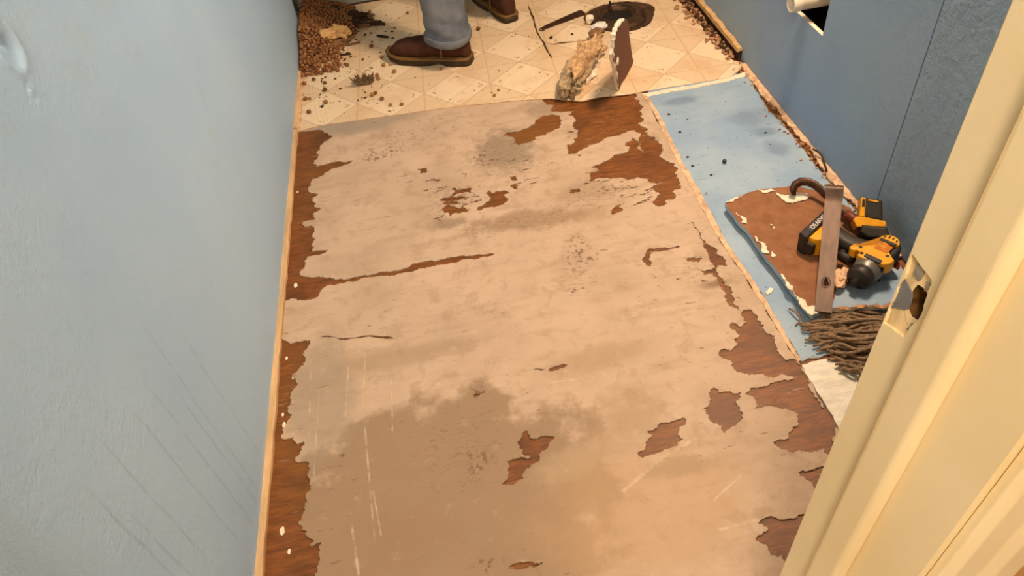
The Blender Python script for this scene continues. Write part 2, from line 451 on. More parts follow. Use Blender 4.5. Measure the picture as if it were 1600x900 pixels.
# ------------------------------------------------------------------ room shell
def quadbox(name, lo, hi, m, parent=None, kind='structure'):
    bm = bmesh.new(); bx(bm, lo, hi); o = obj(name, bm, m, parent)
    if kind and not parent: o['kind'] = kind
    return o
floor = quadbox('floor', (-1.3, -1.4, -0.04), (1.6, YB+0.02, 0.0), PLY)
tag(floor, 'bare orange-brown plywood subfloor under the torn flooring', None)
ceil = quadbox('ceiling', (-1.3, -1.4, ZC), (1.6, YB+0.1, ZC+0.05), CEIL)
tag(ceil, 'plain painted ceiling above the room')

# left wall with a dent
bm = bmesh.new()
YL0, YL1 = 0.31, 2.845
dp = WX(20, 84, XL)
d0y, d1y, d0z, d1z = dp.y-0.09, dp.y+0.09, dp.z-0.11, dp.z+0.11
ys = [YL0, d0y, d1y, YL1]; zs = [0, d0z, d1z, ZC]
gv = {(i, j): bm.verts.new((XL, ys[i], zs[j])) for i in range(4) for j in range(4)}
for i in range(3):
    for j in range(3):
        if (i, j) == (1, 1): continue
        bm.faces.new((gv[i, j], gv[i+1, j], gv[i+1, j+1], gv[i, j+1]))
N = 72; g = {}
for i in range(N+1):
    for j in range(N+1):
        y = d0y+(d1y-d0y)*i/N; z = d0z+(d1z-d0z)*j/N
        u = (y-dp.y)/0.021; v = (z-dp.z-0.012)/0.030
        r = math.hypot(u, v)
        dep = 0.0
        if r < 1: dep = 0.007*(1-r*r)**0.7 + 0.010*max(0, 1-math.hypot(u-0.2, v-0.1)/0.42)
        if 1 <= r < 1.45: dep = -0.0022*math.sin((r-1)/0.45*math.pi)
        r2 = math.hypot((y-dp.y+0.012)/0.016, (z-dp.z+0.045)/0.022)
        if r2 < 1: dep += 0.0028*(1-r2)*math.sin(7*r2+3*u)
        nn = mnoise.noise(Vector((y*60, z*60, 1)))*0.0012 if r < 1.3 else 0
        edge = min(i, N-i, j, N-j)
        g[i, j] = bm.verts.new((XL-(dep+nn)*min(1, edge/6), y, z))
for i in range(N):
    for j in range(N): bm.faces.new((g[i, j], g[i+1, j], g[i+1, j+1], g[i, j+1]))
bmesh.ops.remove_doubles(bm, verts=bm.verts, dist=1e-6)
# wall end and back
e = [bm.verts.new(p) for p in ((XL, YL1, 0), (XL-0.1, YL1, 0), (XL-0.1, YL1, ZC), (XL, YL1, ZC))]; bm.faces.new(e)
e = [bm.verts.new(p) for p in ((XL-0.1, YL0, 0), (XL-0.1, YL1, 0), (XL-0.1, YL1, ZC), (XL-0.1, YL0, ZC))]; bm.faces.new(e)
wl = obj('wall_left', bm, WALL_L); wl['kind'] = 'structure'
tag(wl, 'pale blue wall with faint drip streaks and a round dent')
for p in wl.data.polygons: p.use_smooth = p.area < 0.001
# right wall: two panels with a gap at the joint, opening for the drain
wr = empty('wall_right', (XR, 1.6, 0)); wr['kind'] = 'structure'
tag(wr, 'darker blue panelled wall with a square cut hole for the drain')
ySEAM = 1.245
def wpanel(y0, y1, m, hole=None):
    def P(y, z): return (y, z)
    outer = [(y0, 0.004), (y1, 0.004), (y1, ZC), (y0, ZC)]
    o = sheet('wall_panel', outer, [hole] if hole else [], 0, 0.012, m, None, 0, bottom=False, side_mat=PLASTER)
    me = o.data
    for p in me.polygons:
        if p.material_index == 1 and p.center[0] < ySEAM+0.003: p.material_index = 0
    me.transform(Matrix(((0, 0, -1, XR+0.012), (1, 0, 0, 0), (0, 1, 0, 0), (0, 0, 0, 1))))
    o.parent = wr; o.matrix_parent_inverse = wr.matrix_world.inverted() if False else Matrix.Translation((-XR, -1.6, 0))
    return o
ySEAM = 1.245
hole = rag([(1.640, 0.304), (1.840, 0.300), (1.838, 0.52), (1.642, 0.52)], 0.012, 0.02, 3, 1, 1)
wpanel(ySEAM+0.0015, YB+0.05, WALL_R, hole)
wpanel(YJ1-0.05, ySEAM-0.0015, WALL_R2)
bm = bmesh.new(); bx(bm, (XR+0.10, YJ1, 0), (XR+0.12, YB+0.05, ZC)); bx(bm, (XR+0.0125, YJ1, 0), (XR+0.05, 1.60, ZC)); bx(bm, (XR+0.0125, 1.87, 0), (XR+0.05, YB, ZC))
bx(bm, (XR+0.0125, 1.60, 0), (XR+0.05, 1.87, 0.27)); bx(bm, (XR+0.0125, 1.60, 0.56), (XR+0.05, 1.87, ZC))
o = obj('wall_core', bm, DARK); o.parent = wr; o.matrix_parent_inverse = Matrix.Translation((-XR, -1.6, 0))
bm = bmesh.new(); bx(bm, (XR+0.055, 1.60, 0.375), (XR+0.09, 1.87, 0.41)); o = obj('stud', bm, simple('dusty stud', lin(150, 130, 100))); o.parent = wr; o.matrix_parent_inverse = Matrix.Translation((-XR, -1.6, 0))

quadbox('wall_back', (-1.3, YB, 0.012), (XR+0.1, YB+0.08, ZC), WALL_B)
tag(bpy.data.objects['wall_back'], 'grey-green far wall behind the pebble heap')
quadbox('wall_alcove', (-1.3, YL1-0.1, 0), (-1.22, YB, ZC), WALL_B)
tag(bpy.data.objects['wall_alcove'], 'side wall of the recess behind the pale blue wall')
# front wall beside the doorway + hall walls
quadbox('wall_front', (0.30, YJ0+0.012, 0), (XR+0.2, YJ1-0.01, ZC), WALL_B)
tag(bpy.data.objects['wall_front'], 'wall beside the doorway behind the cream door frame')
quadbox('wall_header', (XL-0.1, YJ0+0.012, 2.05), (0.30, YJ1-0.01, ZC), WALL_B)
quadbox('wall_hall_left', (-1.3, -1.4, 0), (-1.25, YL0, ZC), CEIL)
quadbox('wall_hall_right', (1.5, -1.4, 0), (1.6, YJ0+0.05, ZC), CEIL)
quadbox('wall_hall_back', (-1.3, -1.45, 0), (1.6, -1.4, ZC), CEIL)
quadbox('wall_front_left', (-1.25, YJ0+0.012, 0), (XL-0.005, YJ1, ZC), WALL_B)
for n, l in (('wall_header', 'wall above the doorway'), ('wall_hall_left', 'left hall wall behind the camera'), ('wall_hall_right', 'right hall wall behind the camera'), ('wall_hall_back', 'hall wall behind the camera'), ('wall_front_left', 'wall left of the doorway')): tag(bpy.data.objects[n], l)

# ------------------------------------------------------------------ flooring layers
ZK = 0.003
cA = lambda pts: [F2(*p, ZK) for p in crop(430, 140, 400/1059, pts)]
cB = lambda pts: [F2(*p, ZK) for p in crop(770, 140, 400/1059, pts)]
cC = lambda pts: [F2(*p, ZK) for p in crop(960, 420, 360/1157, pts)]
cD = lambda pts: [F2(*p, ZK) for p in crop(1000, 600, 1/3, pts)]
cE = lambda pts: [F2(*p, ZK) for p in crop(740, 500, 1/3, pts)]
cG = lambda pts: [F2(*p, ZK) for p in crop(380, 440, 400/783, pts)]
H = []
H.append(rag(cA([(70, 182), (180, 165), (240, 195), (205, 215), (185, 240), (180, 275), (160, 295), (170, 320), (215, 305), (320, 292), (280, 315), (215, 340), (155, 370), (150, 395), (145, 425), (180, 432), (155, 450), (165, 470), (190, 495), (155, 515), (165, 540), (110, 552), (160, 570), (155, 600), (150, 640), (155, 670), (222, 660), (195, 680), (130, 695), (125, 720), (100, 760), (150, 778), (250, 785), (400, 765), (500, 750), (600, 715), (720, 695), (830, 682), (910, 680), (850, 695), (700, 725), (600, 740), (470, 770), (330, 795), (215, 810), (185, 850), (110, 872), (0, 872), (-60, 860), (0, 182)]), 0.16, 0.006, 1))
H.append(rag(cG([(60, 178), (110, 178), (205, 180), (185, 215), (190, 245), (150, 285), (165, 310), (145, 350), (135, 385), (130, 440), (120, 480), (155, 475), (165, 500), (185, 490), (180, 515), (160, 545), (200, 550), (195, 590), (205, 610), (190, 650), (185, 690), (170, 735), (195, 765), (210, 810), (238, 797), (235, 850), (220, 900), (228, 960), (210, 1060), (230, 1180), (-60, 1200), (20, 700)]), 0.18, 0.006, 2))
H.append(rag(cB([(205, 45), (250, 65), (240, 90), (330, 90), (345, 125), (335, 160), (350, 180), (330, 205), (340, 220), (305, 240), (315, 268), (350, 262), (400, 230), (460, 205), (530, 185), (585, 168), (605, 200), (622, 262), (600, 240), (580, 198), (545, 230), (560, 255), (500, 270), (480, 290), (440, 310), (405, 322), (440, 335), (398, 350), (400, 380), (490, 370), (560, 375), (600, 362), (650, 383), (705, 382), (665, 400), (690, 430), (660, 465), (690, 485), (720, 455), (755, 450), (745, 420), (785, 412), (770, 370), (765, 330), (730, 300), (700, 260), (685, 215), (640, 160), (600, 140), (625, 120), (615, 80), (585, 35), (600, 0), (520, 0), (400, 20), (300, 15), (210, 25)]), 0.2, 0.006, 3))
H.append(rag(cB([(60, 175), (140, 160), (175, 130), (205, 110), (260, 105), (285, 125), (280, 150), (250, 170), (220, 190), (180, 195), (160, 215), (110, 230), (80, 225), (90, 205), (45, 190)]), 0.2, 0.006, 4))
H.append(rag(cA([(835, 500), (885, 460), (865, 430), (890, 418), (970, 425), (945, 440), (965, 460), (930, 480)]), 0.2, 0.006, 5))
H.append(rag(cA([(690, 445), (740, 405), (760, 415), (800, 405), (825, 430), (770, 428), (740, 440), (790, 445), (760, 458), (700, 462), (680, 460)]), 0.3, 0.006, 6))
H.append(rag(cA([(690, 490), (720, 475), (760, 490), (780, 478), (812, 492), (800, 505), (720, 512), (700, 510), (680, 545), (655, 537), (690, 520), (680, 500)]), 0.3, 0.006, 7))
for i, q in enumerate(([(585, 330), (620, 325), (632, 340), (590, 350)], [(650, 375), (685, 370), (675, 382)], [(610, 415), (645, 408), (630, 422)], [(970, 360), (1000, 368), (995, 378), (975, 375)], [(975, 395), (1008, 398), (1000, 412), (985, 410)], [(690, 472), (750, 462), (790, 470), (745, 475)], [(770, 348), (795, 342), (790, 356)])):
    H.append(rag(cA(q), 0.25, 0.006, 20+i))
H.append(rag(cB([(815, 545), (832, 550), (850, 580), (890, 640), (930, 670), (970, 730), (932, 725), (950, 790), (980, 815), (1025, 865), (995, 855), (1040, 925), (1010, 905), (960, 840), (930, 790), (912, 760), (870, 768), (850, 745), (905, 745), (910, 720), (895, 690), (870, 640)]), 0.16, 0.006, 8))
H.append(rag(cB([(630, 690), (640, 660), (700, 655), (770, 643), (768, 656), (700, 668), (650, 672), (645, 700), (655, 730), (645, 730)]), 0.18, 0.006, 9))
for i, q in enumerate(([(800, 700), (880, 703), (850, 717), (810, 712)], [(660, 768), (685, 780), (668, 780)], [(750, 778), (782, 780), (765, 788)], [(860, 785), (893, 792), (865, 797)], [(320, 415), (360, 412), (355, 425), (325, 428)], [(500, 490), (545, 470), (540, 500), (490, 515)], [(815, 270+60), (790, 265), (765, 268)], [(345, 270), (370, 265), (360, 278)])):
    H.append(rag(cB(q), 0.25, 0.006, 40+i))
H.append(rag(cC([(645, 205), (690, 205), (735, 265), (750, 310), (835, 430), (860, 460), (910, 455), (935, 510), (970, 560), (1000, 640), (1060, 710), (1110, 810), (1120, 900)])
    + cD([(960, 330), (880, 330), (860, 300), (800, 320), (700, 320), (640, 290), (625, 275), (700, 255), (715, 200), (745, 190), (740, 140), (690, 120), (590, 105), (540, 118), (545, 90), (520, 55), (485, 48)])
    + cC([(650, 632), (680, 600), (780, 575), (870, 560), (900, 545), (850, 530), (800, 550), (680, 535), (600, 500), (590, 470), (520, 425), (560, 400), (580, 410), (620, 375), (600, 355), (630, 330), (575, 285), (595, 265), (640, 290)]), 0.18, 0.006, 10))
H.append(rag(cD([(320, 40), (345, 15), (370, 38), (410, 35), (470, 38), (460, 75), (470, 115), (485, 140), (470, 175), (430, 200), (400, 230), (385, 195), (345, 185), (320, 150), (315, 120), (295, 118), (320, 105), (335, 75)]), 0.18, 0.006, 11))
H.append(rag(cE([(205, 570), (250, 520), (265, 550), (380, 548), (355, 590), (310, 630), (310, 655), (265, 690), (240, 710), (235, 745), (190, 772), (130, 768), (165, 720), (170, 690), (160, 660), (250, 650), (270, 645), (215, 600)]), 0.16, 0.006, 12))
H.append(rag(cE([(765, 625), (800, 610), (810, 570), (840, 540), (815, 520), (880, 480), (920, 478), (985, 455), (1000, 480), (965, 510), (985, 555), (930, 600), (850, 630), (790, 648)]), 0.18, 0.006, 13))
H.append(rag(cE([(350, 238), (385, 215), (440, 210), (420, 225), (370, 242)]), 0.15, 0.005, 14))
H.append(rag(cE([(280, 232), (300, 225), (335, 232), (310, 238)]), 0.15, 0.005, 15))
H.append(rag(cE([(0, 350), (20, 345), (48, 335), (30, 350), (18, 362)]), 0.15, 0.005, 17))
H.append(rag(cD([(745, 430), (760, 405), (850, 385), (930, 390), (890, 480), (815, 495), (800, 460)]), 0.2, 0.006, 18))
H.append(rag(cD([(545, 720), (600, 680), (555, 655), (640, 625), (740, 615), (775, 600), (830, 640), (760, 820), (680, 830), (670, 805), (620, 805), (600, 770), (545, 735)]), 0.22, 0.006, 19))
H.append(rag([F2(*p, ZK) for p in ((795, 885), (820, 878), (848, 880), (835, 887), (805, 890))], 0.2, 0.005, 60))
H.append(rag([F2(*p, ZK) for p in ((500, 526), (540, 528), (575, 524), (614, 527), (614, 530), (575, 526), (540, 531))], 0.1, 0.005, 61))
rs_ = random.Random(99)
def slivers(x0, x1, y0, y1, n):
    for i in range(n):
        c = F(rs_.uniform(x0, x1), rs_.uniform(y0, y1), ZK); L = rs_.uniform(0.008, 0.026); w = rs_.uniform(0.001, 0.0028); k = rs_.uniform(-0.1, 0.35)
        H.append([(c.x-L, c.y-L*k), (c.x-L*0.3, c.y-w-L*0.3*k), (c.x+L*0.4, c.y-w*0.7+L*0.4*k), (c.x+L, c.y+L*k), (c.x+L*0.3, c.y+w+L*0.3*k), (c.x-L*0.4, c.y+w*0.8-L*0.4*k)])
slivers(690, 745, 292, 335, 11); slivers(918, 985, 262, 288, 9); slivers(960, 1025, 282, 318, 10); slivers(800, 850, 245, 300, 6); slivers(880, 930, 195, 235, 4); slivers(630, 700, 262, 300, 5)
H = [rag(h, 0.30, 0.0035, 300+i) for i, h in enumerate(H)]
edgeL = [(1003, 146), (1020, 172), (1040, 215), (1062, 258), (1085, 300), (1108, 345), (1135, 390), (1165, 432), (1195, 480), (1222, 525), (1248, 566), (1262, 592), (1312, 672), (1330, 700)]
right = rag([F2(*p, ZK) for p in edgeL], 0.10, 0.006, 70, 1, 0.6, closed=False)
outer = [(XL+0.004, 2.16)] + [(0.1, 2.12)] + [(right[0][0], right[0][1]+0.03)] + right + [(0.62, 0.30), (0.28, 0.28), (0.27, 0.02), (XL+0.02, 0.02), (XL+0.004, 0.2)]
gj = random.Random(3)
grid = [(XL+0.012+0.022*i+gj.uniform(-.005, .005), 0.04+0.022*j+gj.uniform(-.005, .005)) for i in range(56) for j in range(93)]
bk = sheet('flooring_backing', outer, H, 0.0002, ZK, BACK, None, 0.0006, extra=grid)
tag(bk, 'grey-beige torn flooring backing with ragged holes showing brown plywood', 'floor layer')

# vinyl sheet, torn at the front edge, with the rotted hole for the toilet flange
ZV = 0.006
vf = rag([F2(*p, ZV) for p in ((452, 209), (500, 196), (600, 182), (700, 168), (800, 158), (860, 154), (885, 156), (910, 158), (935, 152), (985, 147), (1010, 142), (1080, 131), (1140, 121), (1168, 100))], 0.04, 0.01, 80, 0.7, 0.5, closed=False)
vout = [(XL+0.002, vf[0][1])] + vf + [(XR-0.028, 2.09), (XR-0.04, 2.3), (XR-0.05, 2.55), (XR-0.07, 2.7), (XR-0.03, YB-0.01), (-1.2, YB-0.01), (-1.2, YL1), (XL+0.002, YL1)]
fc = F(970, 28); FR = 0.112
vh = [rag([(fc.x+math.cos(a)*FR*1.18*(1+0.10*math.sin(3*a)), fc.y+math.sin(a)*FR*1.12) for a in [k*math.pi/12 for k in range(24)]], 0.12, 0.01, 81, 1, 1)]
def slit(pts, w, seed):
    up = [(x, y-w) for x, y in pts]; dn = [(x, y+w) for x, y in pts[::-1]]
    return rag([F2(*p, ZV) for p in [pts[0]] + up[1:-1] + [pts[-1]] + dn[1:-1]], 0.10, 0.01, seed, 1, 1)
vh.append(slit([(848, 66), (865, 69), (890, 66), (926, 62)], 1.0, 82))
vh.append(rag([F2(*p, ZV) for p in ((825, 6), (834, 25), (843, 55), (852, 68), (863, 92), (859, 88), (849, 70), (838, 52), (830, 26))], 0.05, 0.01, 83, 1, 1))
vh.append(rag([F2(*p, ZV) for p in ((1088, 24), (1120, 45), (1140, 75), (1162, 97), (1150, 96), (1130, 72), (1108, 46))], 0.15, 0.01, 84, 1, 1))
vn = sheet('vinyl_flooring', vout, vh, 0.0036, ZV, VINYL, None, 0.0008, side_mat=CAULK)
tag(vn, 'cream printed vinyl flooring with diamond pattern at the far end', 'flooring')

# blue painted board strip along the right wall
ZB = 0.005
ble = rag([F2(*p, ZB) for p in ((1012, 149), (1030, 178), (1050, 218), (1072, 262), (1095, 302), (1118, 346), (1145, 392), (1175, 434), (1203, 480), (1229, 525), (1252, 564))], 0.06, 0.007, 90, 0.8, 0.5, closed=False)
blt = rag([F2(*p, ZB) for p in ((1168, 113), (1090, 127), (1010, 144))], 0.08, 0.008, 92, 0.5, 1, closed=False)
blb = rag([(ble[-1][0], ble[-1][1]), (0.9, 0.895), (XR-0.006, 0.90)], 0.1, 0.008, 93, 0.8, 1, closed=False)
blr = rag([(XR-0.012, 0.90), (XR-0.02, 1.3), (XR-0.03, 1.6), (XR-0.03, 1.9), (blt[0][0], blt[0][1])], 0.08, 0.01, 94, 1, 0.4, closed=False)
bl = sheet('blue_floor_board', blt[:-1] + ble + blb[1:] + blr[1:-1], [], 0.0004, ZB, BLUEF, None, 0.0003, side_mat=PLASTER)
tag(bl, 'flat blue painted floor board strip along the right wall', 'floor board')
# cream ragged strip between backing and blue board
sl = rag([F2(*p, ZK) for p in [(x-1, y) for x, y in edgeL[:11]]], 0.05, 0.01, 95, 0.6, 0.6, closed=False)
sr = rag([F2(*p, 0.004) for p in ((1018, 147), (1034, 178), (1054, 218), (1075, 262), (1098, 302), (1121, 346), (1148, 392), (1178, 434), (1206, 480), (1231, 525), (1253, 562))], 0.14, 0.007, 96, 1, 0.6, closed=False)
st = sheet('glue_strip', sl + sr[::-1], [], 0.0031, 0.0042, CAULK, None, 0.0006)
tag(st, 'ragged cream glue strip along the edge of the blue floor board', 'glue strip')
gs = sheet('glue_strip', rag([F2(*p, 0.007) for p in ((1004, 146), (1050, 138), (1100, 129), (1140, 121), (1166, 112), (1168, 118), (1140, 126), (1100, 134), (1050, 143), (1012, 151))], 0.10, 0.008, 99, 1, 0.7), [], 0.0052, 0.0068, PLASTER, None, 0.0006)
tag(gs, 'ragged cream glue line where the vinyl meets the blue floor board', 'glue strip')
# white scraped floor patch near the door frame
wl_ = rag([F2(*p, ZB) for p in ((1253, 570), (1270, 600), (1290, 632), (1312, 672), (1335, 705))], 0.08, 0.007, 97, 0.8, 0.6, closed=False)
wt = rag([F2(*p, ZB) for p in ((1420, 545), (1345, 556), (1300, 560), (1253, 570))], 0.12, 0.008, 98, 0.8, 0.8, closed=False)
wp = sheet('white_floor_patch', wt[:-1] + wl_ + [(0.62, 0.62), (0.70, 0.34), (0.96, 0.34), (0.96, 0.88)], [], 0.0004, 0.0048, WHITEF, None, 0.0003)
tag(wp, 'white scraped floor patch below the mop beside the door frame', 'floor layer')

# ------------------------------------------------------------------ baseboards and edge debris
def strip(name, x0, x1, y0, y1, z0, z1, m, seed, parent=None, n=40, amp=0.0015):
    bm = bmesh.new(); rnd = random.Random(seed); rs = []
    for i in range(n+1):
        y = y0+(y1-y0)*i/n; a = rnd.uniform(-amp, amp); b = rnd.uniform(-amp, amp)
        rs.append([(x0, y, z0), (x1+a, y, z0), (x1+a, y, z1-0.003+b), (x1-0.003+a, y, z1+b), (x0, y, z1+b)])
    rings(bm, rs); return obj(name, bm, m, parent)
o = strip('baseboard_left', XL-0.001, XL+0.013, 0.31, 2.13, 0.0002, 0.014, TRIMW, 1, n=60); tag(o, 'narrow bare pine strip at the foot of the pale blue wall', kind='structure')
o = strip('trim_1', XL-0.001, XL+0.011, 2.135, YL1-0.01, 0.006, 0.016, TRIMW, 2, n=30); tag(o, 'narrow wood strip over the vinyl at the foot of the pale blue wall', kind='structure')
o = strip('trim_2', XL+0.017, XL+0.024, 2.135, 2.75, 0.006, 0.0085, CAULK, 3, n=30, amp=0.002); tag(o, 'thin cut line of old caulk on the vinyl', kind='structure')
br = empty('baseboard_right', (XR, 2.5, 0)); br['kind'] = 'structure'; tag(br, 'rotted cream baseboard remnant on the right wall beside the vinyl')
o = strip('top_strip', -0.018, 0.001, -0.41, YB-2.51, 0.034, 0.05, simple('cream aged paint', lin(206, 168, 116), 0.7, var=0.2), 4, br, 40, 0.003)
o = strip('rotted_face', -0.012, 0.001, -0.41, YB-2.51, 0.0005, 0.034, ROT, 5, br, 60, 0.006)
# loose crumbs along the wall foot
def rock(bm, c, s, seed, sub=1, rot=None):
    r = bmesh.ops.create_icosphere(bm, subdivisions=sub, radius=1.0); rnd = random.Random(seed)
    q = Matrix.Rotation(rnd.uniform(0, 6.28), 3, 'Z') if rot is None else Matrix.Rotation(rot, 3, 'Z')
    for v in r['verts']:
        k = 1+0.45*mnoise.noise(v.co*1.7+Vector((seed*3.7, 0, 0)))
        v.co = Vector(c) + q @ Vector((v.co.x*s[0]*k, v.co.y*s[1]*k, v.co.z*s[2]*k))
bm = bmesh.new(); rnd = random.Random(5)
for i in range(240):
    y = rnd.uniform(2.10, 2.98); w = 0.03 + 0.05*max(0, (y-2.15))*rnd.random()
    x = XR-0.018-abs(rnd.gauss(0, 1))*w*0.6
    rock(bm, (x, y, 0.0125), [rnd.uniform(0.003, 0.011) for _ in range(2)]+[rnd.uniform(0.003, 0.007)], i)
o = obj('rot_crumbs', bm, ROT2); tag(o, 'pale rotten wood crumbs along the rotted baseboard', 'debris', kind='stuff')
bm = bmesh.new()
for i in range(90):
    y = rnd.uniform(2.14, 2.98)
    rock(bm, (XR-0.02-rnd.random()*0.02, y, 0.0125), [rnd.uniform(0.004, 0.014), rnd.uniform(0.006, 0.02), 0.006], i+500)
o = obj('dark_rot_crumbs', bm, ROT); tag(o, 'dark rotten wood crumbs in the gap of the rotted baseboard', 'debris', kind='stuff')
# torn paper strip along the blue board's wall side
a = rag([(XR-0.012, 2.06), (XR-0.022, 1.9), (XR-0.018, 1.7), (XR-0.020, 1.5), (XR-0.012, 1.3), (XR-0.008, 1.1)], 0.15, 0.01, 7, 1, 0.3, closed=False)
b = rag([(XR-0.001, 1.1), (XR-0.001, 2.06)], 0.0, 0.02, 8, 0.1, 0.1, closed=False)
o = sheet('wall_foot_paper', a + b, [], 0.005, 0.009, CAULK, None, 0.0015, side_mat=CAULK); tag(o, 'torn cream paper edge along the foot of the right wall', 'torn paper')
bm = bmesh.new()
for i in range(120):
    y = rnd.uniform(1.15, 2.08); x = XR-0.012-abs(rnd.gauss(0, 0.016))
    rock(bm, (x, y, 0.008), [rnd.uniform(0.0015, 0.005), rnd.uniform(0.0015, 0.006), 0.003], i+900)
o = obj('wall_foot_crumbs', bm, ROT2); tag(o, 'small brown crumbs along the foot of the right wall by the blue board', 'debris', kind='stuff')
bm = bmesh.new(); tube(bm, [F(1270, 233, 0.03), F(1277, 236, 0.028), F(1284, 243, 0.02), F(1288, 254, 0.014), F(1292, 268, 0.012)], 0.0028, 6)
tag(obj('black_wire', bm, BLK, smooth=True), 'short black wire end sticking out at the foot of the right wall', 'wire')

# ------------------------------------------------------------------ door frame
def vprism(name, poly, z0, z1, m, parent=None, bev=0.0015):
    bm = bmesh.new(); prism(bm, poly, z0, z1); 
    if bev:
        es = [e for e in bm.edges if abs((e.verts[0].co-e.verts[1].co).z) > 0.05]
        bmesh.ops.bevel(bm, geom=es, offset=bev, segments=3, affect='EDGES', profile=0.5)
    o = obj(name, bm, m, parent); return o
XJ = 0.285
fr = empty('trim_3', (XJ, 0.245, 0)); fr['kind'] = 'structure'; tag(fr, 'cream painted door frame with an empty latch mortise')
def frc(o): o.parent = fr; o.matrix_parent_inverse = Matrix.Translation((-XJ, -0.245, 0)); return o
# jamb with a mortise: built as a YZ sheet with a hole
mz = 0.895
pa = RP(1425, 395, (XJ, 0, 0), Vector((1, 0, 0)))
def JP(px, py, x=XJ): 
    v = RP(px, py, (x, 0, 0), Vector((1, 0, 0))); return (v.y, v.z)
plate = [JP(*p) for p in ((1424, 396), (1442, 420), (1456, 438), (1446, 470), (1434, 500), (1412, 528), (1392, 512), (1370, 490), (1396, 440))]
hole_ = [JP(*p) for p in ((1428, 446), (1438, 452), (1446, 462), (1450, 474), (1446, 482), (1440, 500), (1430, 502), (1420, 496), (1412, 478), (1418, 462))]
yF = 0.3075
lipz0, lipz1 = JP(1388, 470)[1], JP(1400, 430)[1]
outer = [(YJ0, 0), (yF, 0), (yF, 2.05), (YJ0, 2.05)]
plate = [(min(y, yF-0.0005), z) for y, z in plate]
def yz(o, x):   # sheet was built in (y,z) with depth as z -> face towards -x
    o.data.transform(Matrix(((0, 0, -1, x), (1, 0, 0, 0), (0, 1, 0, 0), (0, 0, 0, 1)))); return o
frc(yz(sheet('jamb_board', outer, [rag(plate, 0.06, 0.004, 5, 1, 1)], -0.019, 0.0, JAMB, None, 0), XJ))
BAREJ = simple('bare chiselled wood', lin(218, 192, 144), 0.8, var=0.35, scale=60, bump=0.5, stretch=(1, 1, 0.2))
PATCHG = simple('grey primer chips', lin(150, 142, 128), 0.8, var=0.25, scale=50)
HOLEW = simple('shadow-toned latch hole wood', lin(96, 64, 24), 0.7, var=0.45, scale=60)  # brown wood darkened to paint in the shadow inside the latch hole
holer = rag(hole_, 0.08, 0.003, 6, 1, 1)
frc(yz(sheet('strike_recess', [(0.24, 0.80), (yF-0.0008, 0.80), (yF-0.0008, 1.0), (0.24, 1.0)], [holer], -0.017, -0.0025, BAREJ, None, 0, side_mat=HOLEW), XJ))
# thin grey patch at the jamb corner
lip = [JP(*p) for p in ((1402, 424), (1412, 440), (1421, 458), (1419, 474), (1414, 484), (1384, 474))]
lip = [(min(y, yF-0.001), z) for y, z in lip]
frc(yz(sheet('corner_patch', rag(lip, 0.05, 0.004, 9, 1, 1), [], -0.0025, -0.0015, simple('flat grey patch', lin(126, 126, 128), 0.5, 0.2, var=0.1), None, 0), XJ))
for i, q in enumerate((((1430, 410), (1440, 422), (1432, 440), (1424, 430)), ((1444, 440), (1452, 446), (1440, 456)), ((1420, 505), (1432, 508), (1424, 520), (1412, 516)))):
    frc(yz(sheet('paint_chip', rag([JP(*p) for p in q], 0.12, 0.003, 30+i, 1, 1), [], -0.0025, -0.0014, PATCHG, None, 0), XJ))
# mortise pocket
cy = sum(p[0] for p in hole_)/len(hole_); cz = sum(p[1] for p in hole_)/len(hole_)
bm = bmesh.new(); n = 16
rs = []
for dx, k in ((0.0024, 1.05), (0.018, 0.98), (0.024, 0.9)):
    rs.append([(XJ+dx, cy+math.cos(2*math.pi*i/n)*0.0135*k, cz+math.sin(2*math.pi*i/n)*0.024*k) for i in range(n)])
vv = rings(bm, rs, cap=False); bm.faces.new(vv[-1])
frc(obj('mortise_pocket', bm, HOLEW))
for p in ((1447, 437), (1416, 513)):
    y, z = JP(*p); bm = bmesh.new(); lathe(bm, [(0.0001, 0.0), (0.0022, 0.0), (0.0045, -0.001), (0.0048, -0.0005)][::-1], 12, Matrix.Translation((XJ+0.0028, y, z)) @ Matrix.Rotation(-math.pi/2, 4, 'Y'), cap=True)
    frc(obj('screw_hole', bm, simple('rusty screw hole', lin(110, 62, 26), 0.8)))
# jamb inner body, far face towards the bathroom
frc(vprism('jamb_core', [(XJ+0.0195, YJ0), (XJ+0.035, YJ0), (XJ+0.035, yF), (XJ+0.0195, yF)], 0, 2.05, JAMB, None, 0))
frc(vprism('jamb_edge', [(XJ+0.0005, yF), (XJ+0.03, yF), (XJ+0.03, yF+0.002), (XJ+0.0015, yF+0.002)], 0, lipz0-0.03, JAMB, None, 0))
frc(vprism('jamb_edge', [(XJ+0.0005, yF), (XJ+0.03, yF), (XJ+0.03, yF+0.002), (XJ+0.0015, yF+0.002)], lipz1+0.03, 2.05, JAMB, None, 0))
# stop: lines of the photo at azimuth 46 and 49.5 degrees
frc(vprism('door_stop', [(XJ-0.0105, 0.2645), (XJ-0.0105, 0.2365), (XJ-0.006, 0.2325), (XJ-0.0002, 0.2315), (XJ-0.0002, 0.2655), (XJ-0.009, 0.2655)], 0, 2.05, JAMB, None, 0.0025))
